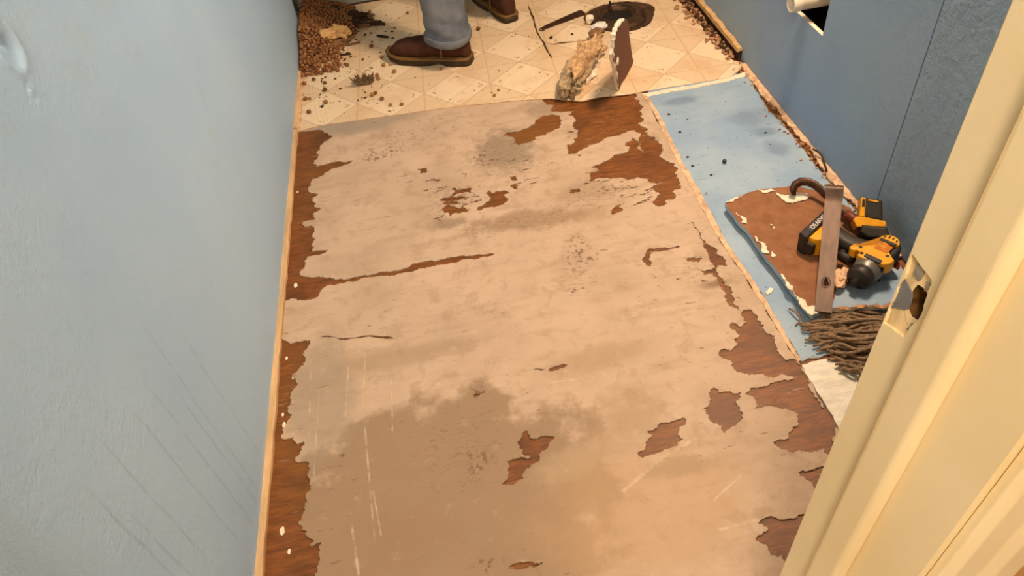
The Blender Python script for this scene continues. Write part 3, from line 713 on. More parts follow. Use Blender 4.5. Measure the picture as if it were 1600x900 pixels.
# casing on the hall side
frc(vprism('casing', [(XJ+0.006, YJ0-0.0005), (XJ+0.006, YJ0-0.008), (XJ+0.012, YJ0-0.013), (XJ+0.03, YJ0-0.014), (XJ+0.04, YJ0-0.018), (XJ+0.058, YJ0-0.018), (XJ+0.064, YJ0-0.012), (XJ+0.064, YJ0-0.0005)], 0, 2.05, JAMB, None, 0.0012))
frc(vprism('casing_room_side', [(XJ+0.006, yF+0.002), (XJ+0.006, yF+0.012), (XJ+0.055, yF+0.016), (XJ+0.06, yF+0.002)], 0, 2.05, JAMB, None, 0.002)) if False else None
hw = quadbox('trim_4', (XJ+0.0645, YJ0-0.004, 0), (1.5, YJ0+0.011, ZC), simple('dim-toned hall wall', lin(206, 158, 92), 0.5, var=0.12, scale=20, stretch=(1, 1, 0.2)))  # golden tone puts the weaker light into this hall wall face
tag(hw, 'hall wall face beside the cream door frame, painted golden for weaker light')
lj = vprism('trim_5', [(XL+0.0005, 0.18), (XL+0.022, 0.18), (XL+0.022, 0.352), (XL+0.012, 0.362), (XL+0.0005, 0.364)], 0, 2.05, JAMB, None, 0.004)
tag(lj, 'cream painted frame edge at the near end of the pale blue wall', kind='structure')
hd = quadbox('trim_6', (XL+0.025, YJ0, 2.03), (XJ, yF, 2.05), JAMB); tag(hd, 'cream head of the door frame')

# ------------------------------------------------------------------ drain pipe
pe = Vector((0.949, 1.738, 0.358))
bm = bmesh.new(); ax = Matrix.Translation(pe) @ Matrix.Rotation(0.0, 4, 'Z')
lathe(bm, [(0.0185, 0.045), (0.0185, 0.0), (0.0225, -0.001), (0.0245, 0.002), (0.0245, 0.022), (0.0235, 0.026), (0.0222, 0.028), (0.0222, 0.14)], 28, ax, axis='x', cap=False)
pp = obj('drain_pipe', bm, PVC, smooth=True)
bm = bmesh.new(); lathe(bm, [(0.0184, 0.044), (0.0001, 0.045)], 20, ax, axis='x', cap=False); obj('pipe_bore', bm, simple('brown pipe inside', lin(120, 100, 78)), pp)  # plain brown disc closes the bore
tag(pp, 'white plastic drain pipe stub sticking out of the right wall hole', 'pipe')

# ------------------------------------------------------------------ lamps (out of the picture)
def emit(name, col, s):
    m = bpy.data.materials.new(name); m.use_nodes = True; nt = m.node_tree
    b = nt.nodes['Principled BSDF']; b.inputs['Emission Color'].default_value = c4(col); b.inputs['Emission Strength'].default_value = s; b.inputs['Base Color'].default_value = c4(col)
    return m
vl = empty('vanity_light', (XR, 1.63, 1.78)); tag(vl, 'wall lamp bar with round bulbs above the missing vanity', 'lamp')
def vch(o): o.parent = vl; o.matrix_parent_inverse = Matrix.Translation((-XR, -1.63, -1.78)); return o
bm = bmesh.new(); bx(bm, (XR-0.03, 1.40, 1.73), (XR-0.001, 1.86, 1.83), 0.006); vch(obj('back_plate', bm, STEEL))
EM = emit('bulb glow', BULB_COLOR, BULB_STRENGTH)
for k in range(3):
    y = 1.50+0.13*k
    bm = bmesh.new(); lathe(bm, [(0.02, -0.03), (0.02, -0.055)], 16, Matrix.Translation((XR, y, 1.78)), 'x'); vch(obj('socket', bm, PVC))
    bm = bmesh.new(); bmesh.ops.create_icosphere(bm, subdivisions=2, radius=0.04, matrix=Matrix.Translation((XR-0.098, y, 1.78))); vch(obj('bulb', bm, EM, smooth=True))
    bm = bmesh.new(); lathe(bm, [(0.022, 0.062), (0.034, 0.055), (0.058, 0.02), (0.078, -0.032), (0.080, -0.033), (0.061, 0.021), (0.036, 0.058), (0.022, 0.065)], 28, Matrix.Translation((XR-0.098, y, 1.78)), 'z', False); vch(obj('added_shade', bm, PVC, smooth=True))  # unseen hood added round each bulb to throw its light downward
hl = empty('hall_lamp', (-0.25, -0.55, ZC)); tag(hl, 'round ceiling lamp in the hall behind the camera', 'lamp')
bm = bmesh.new(); lathe(bm, [(0.16, -0.001), (0.16, -0.02), (0.15, -0.03)], 28); o = obj('rim', bm, STEEL, hl)
bm = bmesh.new(); lathe(bm, [(0.148, -0.031), (0.14, -0.06), (0.10, -0.085), (0.03, -0.095)], 28); o = obj('diffuser', bm, emit('hall glow', HALL_COLOR, HALL_STRENGTH), hl, True)

# ------------------------------------------------------------------ broken brown board with the tools on it
def wpt(poly, z): return [F2(*p, z) for p in poly]
def tilt(x, y): return 0.012*(0.9-x)*2.0
pz = 0.026
pedge = rag(wpt([(1133, 318), (1150, 309), (1185, 296), (1210, 293), (1236, 289), (1262, 293), (1290, 300), (1330, 322), (1350, 360), (1352, 420), (1335, 440), (1308, 452), (1300, 478), (1291, 482), (1287, 476), (1283, 486), (1270, 494), (1264, 488), (1248, 468), (1215, 425), (1175, 370), (1145, 335)], pz+0.004), 0.05, 0.008, 101, 1, 1)
bp = sheet('broken_board', pedge, [], pz-0.012, pz, BROWN, None, 0.0004, bottom=True, warp=tilt, side_mat=BLUEF)
tag(bp, 'broken board lying brown side up under the tools on the blue floor board', 'broken board')
def chips(polys, z, m, parent, name, warp=None, th=0.0012, seed=200, amp=0.22):
    for i, q in enumerate(polys):
        sheet(name, rag(wpt(q, z), amp, 0.005, seed+i, 1.3, 1), [], z-th, z, m, parent, 0.0008, warp=warp)
chips(([(1212, 302), (1240, 301), (1262, 302), (1262, 311), (1248, 315), (1232, 317), (1220, 310)], [(1183, 298), (1205, 295), (1212, 299), (1195, 303)], [(1134, 319), (1150, 310), (1160, 309), (1146, 317)],
       [(1150, 335), (1160, 340), (1168, 352), (1158, 350)], [(1178, 372), (1188, 380), (1200, 398), (1190, 396)], [(1203, 352), (1212, 357), (1206, 360)],
       [(1240, 458), (1252, 468), (1262, 482), (1276, 482), (1277, 490), (1268, 495), (1258, 487), (1246, 470)], [(1220, 430), (1230, 442), (1238, 456), (1228, 444)], [(1206, 395), (1212, 402), (1208, 405)]), pz+0.0035, PLASTER, bp, 'torn_paper', tilt)
# blue plasterboard piece under it
dz = 0.028
dpoly = rag(wpt([(1296, 462), (1310, 452), (1340, 444), (1372, 440), (1400, 437), (1450, 428), (1450, 470), (1400, 477), (1370, 478), (1340, 480), (1315, 483), (1300, 480)], dz), 0.04, 0.008, 111, 1, 1)
dpc = sheet('plasterboard_piece', dpoly, [], 0.0150, dz, BLUEF, None, 0.0004, bottom=True, side_mat=PLASTER)
tag(dpc, 'blue painted plasterboard piece with a white broken edge above the mop', 'plasterboard')
chips(([(1305, 481), (1340, 476), (1368, 474), (1400, 471), (1400, 475), (1365, 478), (1340, 481)],), dz+0.001, ROT2, dpc, 'torn_paper')
# crumpled paper under the driver nose
bm = bmesh.new()
r = bmesh.ops.create_icosphere(bm, subdivisions=3, radius=1.0)
cc = F(1313, 433, 0.045)
for v in r['verts']:
    k = 1+0.5*mnoise.noise(v.co*2.3+Vector((4, 1, 0)))+0.25*mnoise.noise(v.co*6)
    v.co = cc + Matrix.Rotation(0.9, 3, 'Z') @ Vector((v.co.x*0.030*k, v.co.y*0.017*k, v.co.z*0.013*k))
tag(obj('crumpled_paper', bm, simple('crumpled cream paper', lin(232, 190, 150), 0.85, var=0.2, scale=70, bump=0.8)), 'crumpled cream torn paper beside the flat pry bar and driver nose', 'torn paper')

# ------------------------------------------------------------------ flat pry bar
b0 = F(1286, 488, 0.035); b1 = F(1302, 318, 0.118)
vY = (b1-b0).normalized(); vX = vY.cross(Vector((0, 0, 1))).normalized(); vZ = vX.cross(vY)
vX = (vX*math.cos(0.10) + vZ*math.sin(0.10)).normalized(); vZ = vX.cross(vY)
PM = Matrix(((vX.x, vY.x, vZ.x, b0.x), (vX.y, vY.y, vZ.y, b0.y), (vX.z, vY.z, vZ.z, b0.z), (0, 0, 0, 1)))
pb = empty('flat_pry_bar', mat=PM); tag(pb, 'worn steel flat pry bar lying across the broken brown board', 'pry bar')
LB = (b1-b0).length; hwid = 0.0175
slot = [(0.0065*math.cos(a)*(0.75 if math.sin(a) > 0 else 1), 0.072+(0.013 if math.sin(a) > 0 else 0.008)*math.sin(a)) for a in [k*math.pi/8 for k in range(16)]]
o = sheet('bar', [(-hwid*1.0, 0), (hwid*1.0, 0), (hwid, 0.05), (hwid*1.08, LB), (-hwid*1.08, LB), (-hwid, 0.05)], [slot], -0.0025, 0.0025, STEEL, pb, 0, bottom=True)
bm = bmesh.new(); rs = []
for k in range(7):
    s_ = k/6; y_ = LB-0.001+0.030*s_; zc = 0.011*s_*s_*(1.0) ; t = 0.0025
    rs.append([(-hwid*1.1, y_, zc+t), (hwid*1.1, y_, zc+t), (hwid*1.1, y_, zc-t), (-hwid*1.1, y_, zc-t)])
for k in range(1, 9):
    a = k/8*math.radians(150)-math.radians(35)*(1-k/8); R_ = 0.011
    c = (LB+0.029+0.006 + math.sin(a)*R_, 0.0105-R_+0.0025+math.cos(a)*R_)
    nn = (math.sin(a), math.cos(a)); t = 0.0026 - 0.001*k/8
    rs.append([(-hwid*1.1, c[0]+nn[0]*t, c[1]+nn[1]*t), (hwid*1.1, c[0]+nn[0]*t, c[1]+nn[1]*t), (hwid*1.1, c[0]-nn[0]*t, c[1]-nn[1]*t), (-hwid*1.1, c[0]-nn[0]*t, c[1]-nn[1]*t)])
rings(bm, rs); obj('curved_claw', bm, STEEL, pb)
bm = bmesh.new(); rs = []
for k in range(20):
    a = 2*math.pi*k/20; c = Vector((0.0085*math.cos(a), 0.074+0.0135*math.sin(a), 0.0025))
    e_ = Vector((math.cos(a), math.sin(a), 0))
    rs.append([c+e_*0.0016*math.cos(b)+Vector((0, 0, 0.0012*math.sin(b))) for b in [j*math.pi/3 for j in range(6)]])
rs.append(rs[0]); rings(bm, rs, False); obj('slot_rim', bm, STEEL, pb, True)

# ------------------------------------------------------------------ dark hooked bar under the flat bar
hk = empty('hooked_bar', F(1283, 300, 0.045)); tag(hk, 'dark curved hook end of a bar passing behind the flat pry bar', 'pry bar')
bm = bmesh.new(); pts = [(1241, 305, .042), (1239, 297, .052), (1242, 289, .060), (1251, 284, .066), (1262, 284, .068), (1273, 289, .066), (1283, 297, .061), (1293, 307, .055), (1305, 320, .050), (1320, 334, .046), (1338, 350, .043)]
P_ = [F(*p)-hk.location for p in pts]
tube(bm, P_, [0.006, 0.010, 0.0115, 0.012, 0.012, 0.0115, 0.011, 0.011, 0.011, 0.011, 0.010], 10, True, 0.6); obj('hook', bm, STEELD, hk, True)
bm = bmesh.new(); q0, q1 = F(1322, 334, .055)-hk.location, F(1341, 348, .052)-hk.location
tube(bm, [q0, q0.lerp(q1, 0.3), q0.lerp(q1, 0.7), q1], [0.010, 0.013, 0.013, 0.010], 10); obj('grip', bm, simple('red brown grip', lin(112, 52, 28), 0.5), hk, True)

# ------------------------------------------------------------------ yellow impact driver lying on its side
dB = F(1393, 383, 0.068); dN = F(1340, 437, 0.061); dT = F(1266, 349, 0.058)
ex = (dN-dB).normalized(); org = dB.lerp(dN, 0.42)
ey = (dT-org); ey = (ey - ex*ey.dot(ex)).normalized(); ez = ex.cross(ey)
if ez.z < 0: ez = -ez
DM = Matrix(((ex.x, ey.x, ez.x, org.x), (ex.y, ey.y, ez.y, org.y), (ex.z, ey.z, ez.z, org.z), (0, 0, 0, 1)))
dr = empty('impact_driver', mat=DM); tag(dr, 'yellow and black cordless driver with grey nose lying on the broken board', 'power tool')
def rprism(name, poly, z0, z1, m, parent, bev=0.004, seg=3):
    bm = bmesh.new(); prism(bm, poly, z0, z1, bev, None, seg); return obj(name, bm, m, parent)
def cap(x0, x1, y0, y1, n=8):       # rounded at the x0 end
    r = (y1-y0)/2; c = (y0+y1)/2
    return [(x1, y0), (x1, y1)] + [(x0+r-math.sin(k*math.pi/n)*r, c+math.cos(k*math.pi/n)*r) for k in range(n+1)]
rprism('motor_core', cap(-0.062, 0.040, -0.031, 0.031), -0.028, 0.024, BLK, dr, 0.008)
hs = rprism('yellow_housing', cap(-0.058, 0.030, -0.024, 0.022) [2:] + [(-0.004, 0.024), (0.004, 0.040), (0.014, 0.052), (0.028, 0.056), (0.036, 0.050), (0.034, 0.040), (0.026, 0.034), (0.030, 0.024), (0.042, 0.030), (0.046, 0.020), (0.038, -0.028), (0.026, -0.038), (0.012, -0.040), (0.004, -0.026)], -0.002, 0.031, YEL, dr, 0.004)
for k in range(4):
    a = -0.45+0.3*k
    bm = bmesh.new(); bx(bm, (-0.004, -0.0016, 0.0285), (0.004, 0.0016, 0.0318), 0, Matrix.Translation((-0.048+0.003*abs(k-1.5), -0.014+0.009*k, 0)) @ Matrix.Rotation(a*0.5, 4, 'Z')); obj('vent_slot', bm, BLK, hs)
rprism('label_plate', [(-0.036, -0.019), (-0.026, -0.019), (-0.026, 0.017), (-0.036, 0.017)], 0.029, 0.0322, BLK, dr, 0.001, 1)
rprism('label_field', [(-0.022, -0.018), (0.004, -0.018), (0.004, 0.014), (-0.022, 0.014)], 0.030, 0.0316, simple('amber label', lin(196, 112, 24), 0.5, var=0.3, scale=200), dr, 0.0006, 1)
for p in ((0.018, 0.036), (0.034, 0.024), (0.010, -0.022)):
    bm = bmesh.new(); lathe(bm, [(0.0042, 0.0295), (0.0042, 0.0314)], 10, Matrix.Translation((p[0], p[1], 0))); obj('screw', bm, BLK, dr)
ns = bmesh.new(); lathe(ns, [(0.0315, 0.034), (0.0315, 0.046), (0.0285, 0.056), (0.0265, 0.066)], 24, None, 'x'); nose = obj('nose_cone', ns, GREYN, dr, True)
ns = bmesh.new(); lathe(ns, [(0.0275, 0.060), (0.0285, 0.064), (0.0280, 0.078), (0.0240, 0.084), (0.010, 0.085), (0.009, 0.098), (0.004, 0.099)], 24, None, 'x'); obj('nose_bumper', ns, BLK, dr, True)
bm = bmesh.new(); bx(bm, (0.030, -0.022, 0.0275), (0.041, 0.016, 0.034), 0.002); obj('lamp_strip', bm, BLKG, dr)
# trigger, handle, foot, battery
bm = bmesh.new(); tube(bm, [(0.026, 0.040, 0), (0.036, 0.050, 0), (0.035, 0.064, 0), (0.024, 0.072, 0)], [0.009, 0.010, 0.010, 0.008], 10); obj('trigger', bm, BLK, dr, True)
bm = bmesh.new(); rs = []
for t, cx, rx, rz in ((0.018, -0.012, 0.030, 0.022), (0.04, -0.006, 0.026, 0.021), (0.065, -0.006, 0.022, 0.019), (0.09, -0.010, 0.022, 0.019), (0.112, -0.012, 0.026, 0.020), (0.13, -0.006, 0.036, 0.024)):
    rs.append([(cx+rx*math.copysign(abs(math.cos(a))**0.75, math.cos(a)), t, rz*math.copysign(abs(math.sin(a))**0.75, math.sin(a))) for a in [k*math.pi/10 for k in range(20)]])
rings(bm, rs); obj('handle', bm, BLK, dr, True)
ft = rprism('battery_foot', [(-0.052, 0.126), (-0.040, 0.120), (0.018, 0.120), (0.034, 0.112), (0.044, 0.116), (0.052, 0.126), (0.052, 0.142), (-0.052, 0.142)], -0.026, 0.028, YEL, dr, 0.005)
ba = rprism('battery', [(-0.054, 0.142), (0.058, 0.142), (0.060, 0.150), (0.054, 0.166), (-0.046, 0.166), (-0.054, 0.158)], -0.030, 0.031, BLK, dr, 0.005)
rprism('release_button', [(0.053, 0.122), (0.062, 0.124), (0.062, 0.142), (0.053, 0.142)], -0.016, 0.016, BLK, dr, 0.002, 1)
rprism('label_band', [(-0.044, 0.145), (0.038, 0.145), (0.038, 0.160), (-0.044, 0.160)], 0.030, 0.0325, BLKG, ba, 0.0005, 1)
def text(body, size, m, parent, mat, name='lettering'):
    cu = bpy.data.curves.new(name, 'FONT'); cu.body = body; cu.size = size; cu.align_x = 'CENTER'; cu.align_y = 'CENTER'; cu.extrude = 0.0003
    t = bpy.data.objects.new(name, cu); C.objects.link(t)
    dg = bpy.context.evaluated_depsgraph_get(); me = bpy.data.meshes.new_from_object(t.evaluated_get(dg))
    bpy.data.objects.remove(t); me.transform(mat); me.materials.clear()
    return mesh_obj(name, me, m, parent)
text('DEWALT', 0.0165, WHITET, ba, Matrix.Translation((-0.004, 0.1525, 0.0328)) @ Matrix.Rotation(math.pi, 4, 'Z'))
text('20V', 0.010, simple('amber print', lin(240, 190, 90), 0.5), hs, Matrix.Translation((-0.012, 0.002, 0.0319)) @ Matrix.Rotation(math.pi*0.5, 4, 'Z'))

# ------------------------------------------------------------------ second cordless tool against the wall
tO = F(1356, 351, 0.078); tx = (F(1382, 353, 0.078)-F(1332, 347, 0.078)).normalized(); ty = (F(1353, 322, 0.105)-tO); ty = (ty-tx*ty.dot(tx)).normalized(); tz = tx.cross(ty)
TM = Matrix(((tx.x, ty.x, tz.x, tO.x), (tx.y, ty.y, tz.y, tO.y), (tx.z, ty.z, tz.z, tO.z), (0, 0, 0, 1)))
t2 = empty('cordless_tool', mat=TM); tag(t2, 'black and yellow cordless tool leaning on the right wall behind the driver', 'power tool')
rprism('yellow_foot', [(-0.036, 0.002), (-0.030, 0.012), (-0.006, 0.012), (0.032, 0.009), (0.036, 0.002), (0.034, -0.006), (-0.010, -0.006), (-0.026, -0.014)], -0.024, 0.022, YEL, t2, 0.004)
rprism('rubber_grip', [(-0.016, -0.006), (0.038, -0.006), (0.044, -0.02), (0.040, -0.034), (0.0, -0.036), (-0.018, -0.024)], -0.024, 0.026, BLK, t2, 0.006)
bt2 = rprism('battery', [(-0.020, 0.012), (0.028, 0.010), (0.020, 0.058), (-0.022, 0.060)], -0.026, 0.018, BLK, t2, 0.004)
rprism('side_rail', [(-0.024, 0.012), (-0.012, 0.012), (-0.016, 0.058), (-0.026, 0.058)], -0.02, 0.022, YEL, t2, 0.002, 1)
rprism('rail_slot', [(-0.022, 0.036), (-0.016, 0.036), (-0.018, 0.054), (-0.023, 0.054)], 0.018, 0.0235, BLK, t2, 0.0008, 1)
rprism('yellow_clip', [(-0.010, 0.052), (0.012, 0.050), (0.012, 0.054), (-0.010, 0.056)], 0.016, 0.020, YEL, t2, 0.0008, 1)
rprism('yellow_tail', [(0.038, -0.034), (0.046, -0.028), (0.050, -0.040), (0.042, -0.044)], -0.02, 0.012, YEL, t2, 0.002, 1)
bm = bmesh.new(); tube(bm, [(0.01, -0.03, -0.02), (0.0, -0.045, -0.045), (-0.004, -0.055, -0.062)], [0.018, 0.02, 0.018], 12); obj('body', bm, BLK, t2, True)
bm = bmesh.new(); bx(bm, (-0.011, -0.006, -0.004), (0.011, 0.006, 0.004), 0.002, Matrix.Translation(F(1401, 414, 0.045)) @ Matrix.Rotation(1.1, 4, 'Z') @ Matrix.Rotation(0.5, 4, 'X'))
tag(obj('red_clip', bm, RED), 'small red plastic clip behind the driver beside the door frame', 'clip')

# ------------------------------------------------------------------ mop head
mo = empty('mop_head', F(1330, 525, 0.005)); tag(mo, 'grey-brown wet string mop head lying beside the door frame', 'mop')
rnd = random.Random(12)
tips = [(1292, 494), (1272, 497), (1256, 505), (1252, 512), (1250, 517), (1258, 524), (1264, 531), (1274, 540), (1284, 549), (1298, 556), (1312, 562), (1296, 575), (1322, 570), (1340, 575), (1352, 580)]
roots = [(1400, 499), (1410, 508), (1412, 515), (1410, 535), (1405, 555), (1398, 578), (1390, 592)]
def lp(L, t):
    f = t*(len(L)-1); i = min(int(f), len(L)-2); f -= i
    return (L[i][0]*(1-f)+L[i+1][0]*f, L[i][1]*(1-f)+L[i+1][1]*f)
NS = 84
for k in range(NS):
    t = (k+0.5)/NS; t = min(0.999, max(0, t+rnd.gauss(0, 0.02)))
    layer = rnd.random()
    a = lp(roots, t); b = lp(tips, t); sh = rnd.choice((0, 0, 0.12, 0.28))
    b = (b[0]+(a[0]-b[0])*sh+rnd.uniform(-4, 4), b[1]+(a[1]-b[1])*sh+rnd.uniform(-4, 4))
    ph = rnd.uniform(0, 6.28); wv = rnd.uniform(2.5, 7.5); fr_ = rnd.uniform(0.9, 2.1); sag = rnd.uniform(-6, 10)
    pts = []
    for j in range(15):
        s = j/14
        px = a[0]+(b[0]-a[0])*s; py = a[1]+(b[1]-a[1])*s + math.sin(s*6.28*fr_+ph)*wv*(0.3+0.7*s) + math.sin(s*math.pi)*(sag-6)
        z = 0.0095 + 0.030*layer*math.sin(min(1, (1-s)*1.3+0.05)*math.pi/2) + 0.003*math.sin(s*9+ph)
        pts.append(F(px, py, max(0.0095, z)) - mo.location)
    bm = bmesh.new(); tube(bm, pts, [0.0040]*14+[0.0024], 6); obj('mop_strand', bm, MOP, mo, True)
bm = bmesh.new(); mc = F(1412, 535, 0.03)-mo.location; bx(bm, mc+Vector((-0.01, -0.06, -0.022)), mc+Vector((0.03, 0.06, 0.015)), 0.008); obj('clamp', bm, BLKG, mo)

# ------------------------------------------------------------------ small things on the blue board
bm = bmesh.new(); bmesh.ops.create_icosphere(bm, subdivisions=3, radius=0.0062, matrix=Matrix.Translation(F(1132, 252, ZB+0.006)))
for v in bm.verts:
    if v.co.z < ZB+0.0016: v.co.z = ZB+0.0004
tag(obj('black_bead', bm, simple('shiny black', (0.012, 0.01, 0.01), 0.18, spec=0.6, bump=0), smooth=True), 'shiny small black bead on the blue floor board', 'bead')
def frag(name, px, py, s, rot, m, label, cat, seed, zb=ZB):
    bm = bmesh.new(); rock(bm, F(px, py, zb)+Vector((0, 0, s[2]*0.8)), s, seed, 2, rot); return tag(obj(name, bm, m), label, cat)
frag('black_chip', 1111, 274, (0.005, 0.003, 0.002), 0.2, BLK, 'tiny flat black chip on the blue floor board near the bead', 'chip', 3)
frag('dark_chip', 1196, 208, (0.005, 0.0025, 0.002), 0.1, BLK, 'tiny dark chip near the wall side of the blue floor board', 'chip', 4)
frag('grey_chip', 1074, 187, (0.003, 0.002, 0.0015), 0.1, BLK, 'tiny dark chip at the far end of the blue floor board', 'chip', 5)
bm = bmesh.new(); q = rag(wpt([(1197, 455), (1203, 449), (1209, 450), (1206, 456), (1199, 460)], 0.009), 0.15, 0.004, 7, 1, 1)
tag(sheet('paint_flake', q, [], ZB+0.0002, 0.009, PLASTER), 'small cream paint flake on the blue board beside the broken board', 'flake')
bm = bmesh.new(); tube(bm, [F(1233, 482, .012), F(1242, 487, .018), F(1250, 494, .018), F(1250, 502, .012), F(1243, 509, .007)], 0.0022, 6); tag(obj('curled_thread', bm, MOP, smooth=True), 'thin grey curled thread at the corner of the broken board', 'thread')
for i, (px, py) in enumerate(((1045, 181), (1062, 209), (1074, 268 - 20), (1082, 262))):
    bm = bmesh.new(); lathe(bm, [(0.0045, 0.004), (0.0048, 0.006), (0.003, 0.0078), (0.0004, 0.008)], 12, Matrix.Translation(F(px, py, 0))); tag(obj('nail_head', bm, STEELD, smooth=True), 'small dark nail head along the glue strip of the blue board', 'nail', 'nail heads along the glue strip')
for i, (px, py, s) in enumerate(((444, 664, 0.006), (442, 648, 0.004), (452, 862, 0.0045), (441, 830, 0.007), (462, 446, 0.007), (448, 560, 0.004), (458, 590, 0.004), (465, 300, 0.004))):
    q = rag([(F(px, py).x+s*0.7*math.cos(a), F(px, py).y+s*1.3*math.sin(a)) for a in [k*math.pi/5 for k in range(10)]], 0.2, 0.004, 400+i, 1, 1)
    tag(sheet('paint_drip', q, [], 0.0002, 0.0009, PLASTER), 'small cream paint drip on the bare plywood by the pale blue wall', 'paint drip', 'paint drips on the plywood')
# dirt specks
def specks(name, n, fn, z, m, label, seed, smin=0.0008, smax=0.0028):
    bm = bmesh.new(); r_ = random.Random(seed)
    for i in range(n):
        x, y = fn(r_); s = r_.uniform(smin, smax)
        rock(bm, (x, y, z+s*0.3), (s*r_.uniform(1, 2.2), s, s*0.6), seed*100+i)
    return tag(obj(name, bm, m), label, 'dirt', kind='stuff')
specks('dirt_specks', 90, lambda r: F2(r.uniform(1010, 1260), r.uniform(150, 560), ZB) if False else (lambda y: (r.uniform(0.60+0.06*(2.0-y), 0.95), y))(r.uniform(1.0, 1.95)), ZB, ROT, 'tiny dark dirt specks scattered on the blue floor board', 31, 0.0006, 0.0016)
specks('vinyl_dirt_specks', 170, lambda r: (r.uniform(-0.45, 0.85), r.uniform(2.14, 2.95)), ZV, ROT, 'tiny dark dirt specks scattered on the cream vinyl', 32, 0.001, 0.003)
specks('heap_dirt_specks', 120, lambda r: (-0.42+abs(r.gauss(0, 0.14)), r.uniform(2.25, 2.9)), ZV, ROT, 'dark dirt crumbs around the pebble heap on the vinyl', 33, 0.0015, 0.005)

# ------------------------------------------------------------------ pebbles
def hh(x, y):
    q = 1 - ((x+0.52)/0.235)**2 - ((y-2.88)/0.36)**2
    q += 0.25*mnoise.noise(Vector((x*9, y*9, 0)))
    return 0.075*max(0, q)**0.8 if q > 0 else 0
# mound under the pebbles
bm = bmesh.new(); gx = {}; NX, NY = 34, 40
for i in range(NX+1):
    for j in range(NY+1):
        x = XL+0.003+0.30*i/NX; y = 2.46+0.565*j/NY
        h = hh(x, y)
        gx[i, j] = bm.verts.new((x, y, 0.0064+max(0, h*0.9-0.0045)+(0.004*mnoise.noise(Vector((x*70, y*70, 3))) if h > 0.004 else 0)))
for i in range(NX):
    for j in range(NY): bm.faces.new((gx[i, j], gx[i+1, j], gx[i+1, j+1], gx[i, j+1]))
tag(obj('dirt_mound', bm, simple('brown crumbly dirt', lin(104, 66, 38), 0.95, var=0.5, scale=110, bump=1.0)), 'crumbly brown dirt under the pebble heap in the far left corner', 'dirt', kind='stuff')
pm = []
for s in range(4):
    bm = bmesh.new(); bmesh.ops.create_icosphere(bm, subdivisions=2, radius=1.0)
    for v in bm.verts:
        k = 1+0.13*mnoise.noise(v.co*1.5+Vector((s*5.1, 0, 0)))
        v.co = v.co*k; v.co.z *= 0.9
    me = bpy.data.meshes.new('pebble'); bm.to_mesh(me); bm.free(); me.materials.append(PEB)
    for p in me.polygons: p.use_smooth = True
    pm.append(me)
rnd = random.Random(77)
def pebble(x, y, z, r, label, group):
    o = bpy.data.objects.new('pebble', rnd.choice(pm)); C.objects.link(o)
    o.location = (x, y, z); o.scale = (r, r, r); o.rotation_euler = (rnd.uniform(-0.3, 0.3), rnd.uniform(-0.3, 0.3), rnd.uniform(0, 6.28))
    tag(o, label, 'pebble', group)
placed = []; tries = 0
while len(placed) < 760 and tries < 90000:
    tries += 1
    x = XL+0.012+0.27*rnd.random()**1.3; y = rnd.uniform(2.48, 3.01)
    if y > 2.83 and x < -0.1735*y+0.004: continue
    h = hh(x, y)
    if h == 0 and not (y < 2.78 and x < -0.34 and rnd.random() < 0.03): continue
    if any((x-a)**2+(y-b)**2 < 0.0106**2 for a, b in placed): continue
    placed.append((x, y))
placed.sort(key=lambda p: p[1]-0.3*p[0]*0)
hb = bmesh.new()
for k, (x, y) in enumerate(placed):
    r = rnd.uniform(0.0052, 0.0082); h = hh(x, y); z = max(0.006+r*0.85, 0.004+h*0.9+r*rnd.uniform(0.3, 0.9))
    if k < 262: pebble(x, y, z, r, 'round brown pebble in the heap in the far left corner', 'pebbles in the corner heap')
    else:
        rr = bmesh.ops.create_icosphere(hb, subdivisions=1, radius=r)
        for v in rr['verts']: v.co += Vector((x, y, z))
o_ = obj('pebble_bed', hb, simple('brown pebble bed', lin(146, 96, 56), 0.75, var=0.4, scale=90, bump=0.4), None, True); tag(o_, 'remaining small brown pebbles at the back of the corner heap', 'pebbles', kind='stuff')
loose = [(240, 385), (270, 405), (395, 395), (450, 405), (158, 437), (195, 430), (230, 430), (265, 445), (285, 455), (180, 520), (240, 495), (310, 517), (310, 560), (188, 615), (315, 637), (210, 697), (665, 355), (677, 405), (720, 400), (745, 445), (637, 468), (600, 287), (645, 490), (607, 590), (627, 580), (667, 615), (720, 655), (790, 650), (605, 120), (590, 72), (825, 80), (1270, 178), (605, 262), (215, 655-40), (1035, 430), (1370, 595), (1395, 562)]
for i, (a, b) in enumerate(loose):
    r = rnd.uniform(0.0062, 0.0085) if i < 32 else rnd.uniform(0.004, 0.006)
    p = F(430+a/4, b/4, ZV+r*0.85); pebble(p.x, p.y, ZV+r*0.86, r, 'round brown pebble lying loose on the cream vinyl', 'loose pebbles on the vinyl')

